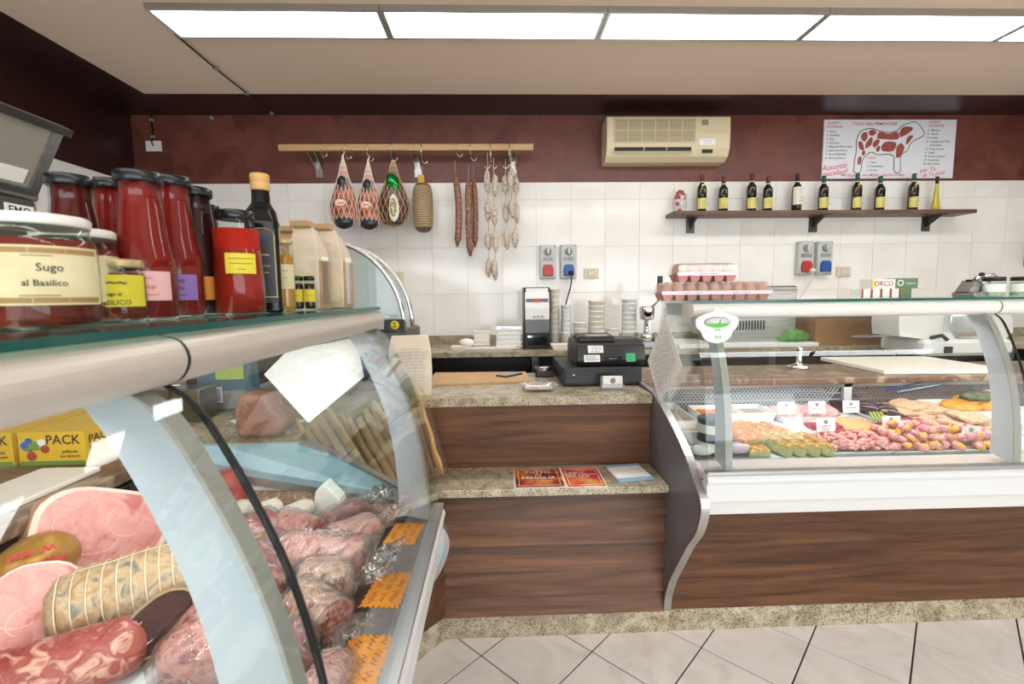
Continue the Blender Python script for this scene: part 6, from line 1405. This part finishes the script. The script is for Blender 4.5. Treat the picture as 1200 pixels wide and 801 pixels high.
def log(name, label, cat, A, Bp, r, mt, flat=.85, seed=0, face=None, film=None, group=None, rings_=None, nz=.10, tail=0, tie=None, r2=None, faceB=None, blunt=.35):
    """a lump of meat from A to B; face = material of a cut end at A; film = wrapped in plastic; tie = number of string turns"""
    A, Bp = Vector(A), Vector(Bp); c = (A+Bp)/2
    if film: r *= 1.12; A, Bp = c+(A-c)*1.08, c+(Bp-c)*1.08; nz *= 1.3; zlow = c.z-r*flat
    t = thing(name, label, cat, (c.x, c.y, c.z), group=group)
    a, s, u = basis_to(Bp-A); L_ = (Bp-A).length; n = 20
    def rr_(v):
        e = 1.0
        if v < blunt*.5 and not face: e = math.sqrt(max(0, 1-((blunt*.5-v)/(blunt*.5))**2.2))
        if v > 1-blunt*.5 and not faceB: e = math.sqrt(max(0, 1-((v-1+blunt*.5)/(blunt*.5))**2.2))
        return max(e, .10)*((1-v)*r+v*(r2 or r))
    def ring(v, k=1.0, off=0.0, nn=1.0):
        out = []
        for i in range(n):
            q = 2*PI*i/n; rad = rr_(v)*k+off
            d = s*math.cos(q)+u*math.sin(q)*flat
            p = a*((v-.5)*L_)
            w = 1+nn*nz*noise.noise(Vector((math.cos(q)*1.6+seed*3.1, math.sin(q)*1.6, v*L_*14+seed)))+nn*nz*.5*noise.noise(Vector((math.cos(q)*4, math.sin(q)*4+seed, v*L_*40)))
            out.append(p+d*rad*w)
        return out
    vs = [0, .03, .08, .15, .25, .38, .5, .62, .75, .85, .92, .97, 1]
    B().loft([ring(v) for v in vs], True, True, sm=True).obj('meat', mt, t)
    for (fm, v, sg) in ((face, 0, -1), (faceB, 1, 1)):
        if fm:
            cen = a*((v-.5)*L_)+a*sg*.004; b = B(); outer = [p*1.0+a*sg*.0008 for p in ring(v, .93)]; inn = [(p-a*((v-.5)*L_))*.6+cen for p in ring(v, .93)]
            b.v = [tuple(p) for p in outer+inn]+[tuple(cen)]
            for i in range(n):
                j = (i+1) % n; b.face((i, j, n+j, n+i), 0, True); b.face((n+i, n+j, 2*n), 0, True)
            b.obj('cut_face', fm, t)
    if tie:
        b = B()
        for k in range(tie):
            v = .10+.80*k/(tie-1); R_ = ring(v, 1.0, .0016); b.tube(R_+R_[:1], .0015, 4, cap=False)
        for q in (n//4,): b.tube([ring(v, 1.0, .0018)[q] for v in (.06, .2, .35, .5, .65, .8, .94)], .0013, 4)
        b.obj('string', 'string_white', t, kind='stuff')
    if film:
        fb = B(); vv = [-.05, .0, .05, .15, .3, .45, .6, .75, .88, .96, 1.03]
        def fr_(v, k):
            vq = min(max(v, .10), .90); R_ = ring(vq, 1.0, .003+.004*k, .9); sh = a*((v-vq)*L_)
            pinch = 1.0 if 0 <= v <= 1 else .75
            return [(p-a*((vq-.5)*L_))*pinch*(1+.05*noise.noise(p*45+Vector((seed, v*9, 0))))+a*((vq-.5)*L_)+sh for p in R_]
        fb.loft([fr_(v, (i % 2)) for i, v in enumerate(vv)], True, True, sm=True)
        fb.obj('film', 'film', t)
        if tail:                                                  # the loose gathered end of the bag
            tb = B(); k = 9; base = a*(.5*L_*tail); rows = []
            for j in range(4):
                d = .012+.022*j; w = r*(.55+.18*j)
                rows.append([base+a*tail*d+s*(w*(i/(k-1)*2-1))+u*(.010*math.sin(i*2.3+seed+j)+.008*j) for i in range(k)])
            tb.loft(rows, False, False, closed=False, sm=True); tb.obj('bag_end', 'film', t, solid=.0006)
    return t
def cut_ham(name, label, cen, nrm, w, h, depth, fm, rim, back, seed=0, tilt=0.0, veins=2, pw=.8, rimw=.12):
    t = thing(name, label, 'ham', cen)
    nrm = Vector(nrm).normalized(); s = Vector((0, 0, 1)).cross(nrm).normalized(); u = nrm.cross(s)
    s, u = s*math.cos(tilt)+u*math.sin(tilt), u*math.cos(tilt)-s*math.sin(tilt); n = 28
    def ring(k, d):
        out = []
        for i in range(n):
            q = 2*PI*i/n; cx, sx = math.cos(q), math.sin(q)
            k2 = k*(1+.10*noise.noise(Vector((cx*1.3+seed, sx*1.3, seed*2.1))))
            out.append(s*(w/2*k2*math.copysign(abs(cx)**pw, cx))+u*(h/2*k2*math.copysign(abs(sx)**pw, sx))-nrm*d)
        return out
    B().loft([ring(1.0, 0), ring(1.03, depth*.12), ring(1.05, depth*.35), ring(1.0, depth*.65), ring(.8, depth*.9), ring(.45, depth)], False, True, sm=True).obj('rind', back, t)
    b = B(); R1 = ring(1.0, 0); R2 = ring(1-rimw, -.003); b.loft([R1, R2], False, False, sm=True); b.obj('fat_rim', rim, t)
    b = B(); R3 = ring((1-rimw)*.55, -.006); b.v = [tuple(p) for p in R2+R3]+[tuple(nrm*.007)]
    for i in range(n):
        j = (i+1) % n; b.face((i, j, n+j, n+i), 0, True); b.face((n+i, n+j, 2*n), 0, True)
    b.obj('cut_face', fm, t)
    rnd = random.Random(seed)
    if veins:
        vb = B()
        for k in range(veins):                                    # curved seams between the muscles
            cx_, cz_ = (-.10, -.08, .16)[k % 3]*w, (.05, -.12, .12)[k % 3]*h; ra, rb = (.26, .20, .15)[k % 3]*w, (.22, .16, .2)[k % 3]*h; a0 = rnd.uniform(0, 2*PI)
            p = [s*(cx_+ra*math.cos(a0+q*.28))+u*(cz_+rb*math.sin(a0+q*.28))+nrm*.0058 for q in range(12)]
            vb.tube(p, [.0004]+[.0011]*10+[.0004], 5)
        vb.obj('fat_seam', 'ham_face_vein', t, kind='stuff')
    return t
CAMV = Vector((0, 0, 1.42))
def tocam(c, tw=(0, 0, 0)): return (CAMV-Vector(c)).normalized()+Vector(tw)
# --- before the post
c1 = (-.845, .985, .935); cut_ham('cooked_ham', 'large half cooked ham with a pink cut face and white fat rim', c1, tocam(c1, (.25, .15, .10)), .235, .175, .12, 'ham_face', 'rind_fat', 'rind', 3, -.42, 3, .75, .09)
c2 = (-.80, .785, .90); cut_ham('cooked_ham', 'round pink ham end with pale seams, at the bottom left corner', c2, tocam(c2, (.15, -.1, .1)), .135, .145, .10, 'ham_face', 'rind_fat', 'rind', 7, .1, 3, .95, .05)
gp = thing('wrapped_roast', 'roast wrapped in gold paper printed with red script, at the left edge', 'roast', (-.885, .875, .925)); B().ell((0, 0, 0), (.055, .075, .052), 18, 12, nz=.12, ns=14, seed=2).obj('paper', 'gold_paper', gp)
Rg = Matrix(((.75, .45, .48, 0), (.66, -.51, -.55, 0), (0, .73, -.68, 0), (0, 0, 0, 1)))
nm_ = tocam((-.885, .875, .925)).normalized(); sx_ = Vector((0, 0, 1)).cross(nm_).normalized(); ux_ = nm_.cross(sx_)
Mg = Matrix((sx_, ux_, nm_)).transposed().to_4x4(); Mg.translation = nm_*.064
scribble(gp, 'ink_red', Mg, .07, .06, 3, seed=6, t=.0035)
log('tied_roast', 'beige rolled roast tied with many turns of string', 'roast', (-.80, .80, .872), (-.555, .94, .892), .066, 'roast_skin', .92, 2, tie=12, nz=.06, blunt=.25, faceB='roast_end')
log('pancetta', 'long red marbled pancetta slab at the bottom edge of the well', 'pancetta', (-.80, .66, .845), (-.60, .775, .845), .055, 'pancetta_red', .8, 5, nz=.12)
c3 = (-.590, .775, .868); cut_ham('bresaola', 'dark bresaola with a nearly black cut face and pale rind', c3, tocam(c3, (.1, -.15, .0)), .118, .078, .09, 'bresaola', 'bresaola_rim', 'bresaola_rim', 4, .62, 1, .95, .07)['category'] = 'bresaola'
log('salami_piece', 'red salami half wrapped in loose clear film, next to the dark bresaola', 'salami', (-.500, .705, .835), (-.505, .845, .855), .050, 'salami_pink', .95, 6, film=True, tail=-1, nz=.06, faceB='salami_face')
log('salami_piece', 'salami lying under the tied roast, partly hidden by the near post', 'salami', (-.66, .98, .85), (-.50, 1.06, .85), .045, 'netted_brown', .9, 8, nz=.08)
# --- between the post and the seal, and beyond
log('speck_piece', 'upright dark red piece of speck in the far corner of the well', 'speck', (-.735, 1.255, .845), (-.745, 1.265, .955), .043, 'speck_red', .8, 11, faceB='speck_red', blunt=.2)
log('netted_salami', 'long knobbly brown salami in netting along the far end wall', 'salami', (-0.7798, 1.3044, 0.8500), (-0.5164, 1.2999, 0.8450), .036, 'netted_brown', .9, 12, nz=.16)
log('netted_salami', 'second knobbly salami along the end wall, right of the white wedge pack', 'salami', (-0.4644, 1.3078, 0.8350), (-0.2915, 1.2554, 0.8200), .027, 'netted_brown', .9, 13, nz=.16)
log('white_salami', 'short white moulded salami lying end-on beside the black seal', 'salami', (-0.6966, 1.1589, 0.8600), (-0.6827, 1.2552, 0.8600), .030, 'salami_mould', .9, 14, nz=.08)
log('white_salami', 'white moulded salami, first of two lying side by side', 'salami', (-0.6366, 1.1666, 0.8680), (-0.5848, 1.2321, 0.8680), .029, 'salami_mould', .9, 15, nz=.08)
log('white_salami', 'white moulded salami, second of two lying side by side', 'salami', (-0.5614, 1.1694, 0.8600), (-0.5088, 1.2451, 0.8600), .029, 'salami_mould', .9, 16, nz=.08)
wp = thing('cheese_wedge_pack', 'white paper wedge pack standing at the back among the salami', 'pack', (-0.4735, 1.2752, 0.8600)); B().prism([(-.042, -.03), (.046, -.03), (.035, .01), (-.005, .055), (-.03, .035)], -.02, .03, 'y').obj('paper', 'label_white', wp, bev=.004); B().prism([(-.04, -.045), (.044, -.045), (.046, -.03), (-.042, -.03)], -.022, .032, 'y').obj('meat_edge', 'pack_dark', wp)
log('meat_pack', 'dark red vacuum pack lying against the white wedge pack', 'meat pack', (-0.4591, 1.1476, 0.8500), (-0.3777, 1.2592, 0.8500), .034, 'pack_dark', .75, 17, film=True, tail=1)
log('meat_pack', 'dark marbled pack at the far right of the well by the post', 'meat pack', (-0.3817, 1.2300, 0.8300), (-0.3151, 1.2880, 0.8250), .025, 'pack_dark', .8, 18, film=True, tail=-1)
log('meat_pack', 'large red vacuum pack just behind the black seal', 'meat pack', (-0.6001, 1.0440, 0.8700), (-0.5644, 1.1314, 0.8700), .046, 'pack_red', .85, 19, film=True)
log('salami_half', 'salami half in film whose speckled red cut face is turned outward', 'salami', (-0.4473, 1.0854, 0.8600), (-0.5397, 1.1312, 0.8650), .037, 'salami_pink', .95, 20, film=True, face='salami_face', nz=.05)
log('meat_pack', 'flat pink vacuum pack with a gathered bag end near the labels ledge', 'meat pack', (-0.4171, 1.1052, 0.8400), (-0.3252, 1.1880, 0.8350), .036, 'pack_pink', .75, 21, film=True, tail=1)
log('netted_salami', 'brown netted piece showing between the white salami and the pink half', 'salami', (-0.5537, 1.1365, 0.8450), (-0.5349, 1.2177, 0.8450), .027, 'netted_brown', .8, 22, nz=.12)
big = log('coppa_pack', 'big pink coppa pack crossed by a loose white string', 'meat pack', (-0.4888, 1.0088, 0.8620), (-0.3047, 0.9992, 0.8500), .046, 'pack_pink', .85, 23, film=True, tail=1, nz=.07)
sb_ = B(); rnd = random.Random(3); a_, s_v, u_ = basis_to(Vector((-0.3047, 0.9992, 0.8500))-Vector((-0.4888, 1.0088, 0.8620)))
pts = []
for k in range(26): pts.append(a_*(-.055+.0045*k+.012*math.sin(k*1.9))+s_v*(.024*math.cos(k*1.7)-.012)+u_*(.046-.010*abs(math.cos(k*1.7))))
sb_.tube(crom([tuple(p) for p in pts], 3), .0018, 4); sb_.obj('string', 'bone_white', big, kind='stuff')
log('pancetta_roll', 'rolled pancetta with red and white spiral, below the red vacuum pack', 'pancetta', (-0.4674, 0.8688, 0.8650), (-0.5190, 0.9662, 0.8700), .044, 'pack_red', .95, 24, film=True, nz=.06, face='pancetta_red')
log('meat_pack', 'beige brown vacuum pack with a tied right end, under the coppa pack', 'meat pack', (-0.4043, 0.9029, 0.8550), (-0.3085, 0.9311, 0.8450), .042, 'pack_beige', .85, 25, film=True, tail=1)
log('meat_pack', 'coarse reddish pack with a mince-like end in front of the beige one', 'meat pack', (-0.3042, 0.7976, 0.8450), (-0.3840, 0.8537, 0.8550), .040, 'pack_beige', .9, 26, film=True, tail=-1, face='salami_face')
log('meat_pack', 'pack with a dark printed label at the bottom beside the seal', 'meat pack', (-0.3371, 0.7065, 0.8450), (-0.3515, 0.7675, 0.8500), .036, 'pack_dark', .85, 27, film=True)
log('meat_pack', 'pale film pack at the very bottom edge of the well', 'meat pack', (-0.2777, 0.6604, 0.8300), (-0.2766, 0.7429, 0.8200), .030, 'pack_pink', .7, 28, film=True, tail=-1)
log('meat_pack', 'red vacuum pack half hidden behind the near post', 'meat pack', (-0.5251, 0.8794, 0.8600), (-0.5984, 0.9869, 0.8700), .042, 'pack_red', .85, 29, film=True)
log('salami_piece', 'piece of salami behind the lower part of the near post', 'salami', (-0.4452, 0.7143, 0.8500), (-0.4605, 0.8164, 0.8500), .045, 'salami_pink', .9, 30, nz=.06)
log('meat_pack', 'pack of dark red meat under the spiral pancetta', 'meat pack', (-0.4283, 0.7805, 0.8350), (-0.4140, 0.8469, 0.8350), .034, 'pack_dark', .85, 31, film=True)
# --- orange starburst price labels on the grey ledge
mat('sticker_orange', 'ffa010', .6)
def burst(px, w, h, rz, label, seed):
    t = thing('starburst_label', label, 'label', (px[0], px[1], .8035), rz, 'orange starburst labels on the ledge')
    rnd = random.Random(seed); pts = []
    def edge(p, q, n):
        for i in range(n):
            for f, o in ((0, 1), (.5, 0)):
                u = (i+f)/n; x = p[0]+(q[0]-p[0])*u; y = p[1]+(q[1]-p[1])*u; k = 1.0 if o else .88+rnd.uniform(-.02, .02); pts.append((x*k, y*k))
    c = [(-w/2, -h/2), (w/2, -h/2), (w/2, h/2), (-w/2, h/2)]
    for i in range(4): edge(c[i], c[(i+1) % 4], 7)
    B().prism(pts, 0, .0012, 'z').obj('card', 'sticker_orange', t)
    scribble(t, 'ink_brown_red', Matrix.Translation((0, 0, .0016)) @ RZ(PI/2*.97), h*.86, w*.78, 3, seed=seed, t=.0016)
mat('ink_brown_red', '8a2a14', .7)
burst((-0.2506, 1.1861, 0.8035), .085, .115, -.1, 'orange starburst label farthest along the grey ledge, by the far post', 1)
burst((-0.2393, 0.9510, 0.8035), .083, .125, -.1, 'middle orange starburst label on the grey ledge', 2)
burst((-0.2386, 0.7517, 0.8035), .085, .13, -.08, 'nearest orange starburst label on the grey ledge, largest in view', 3)
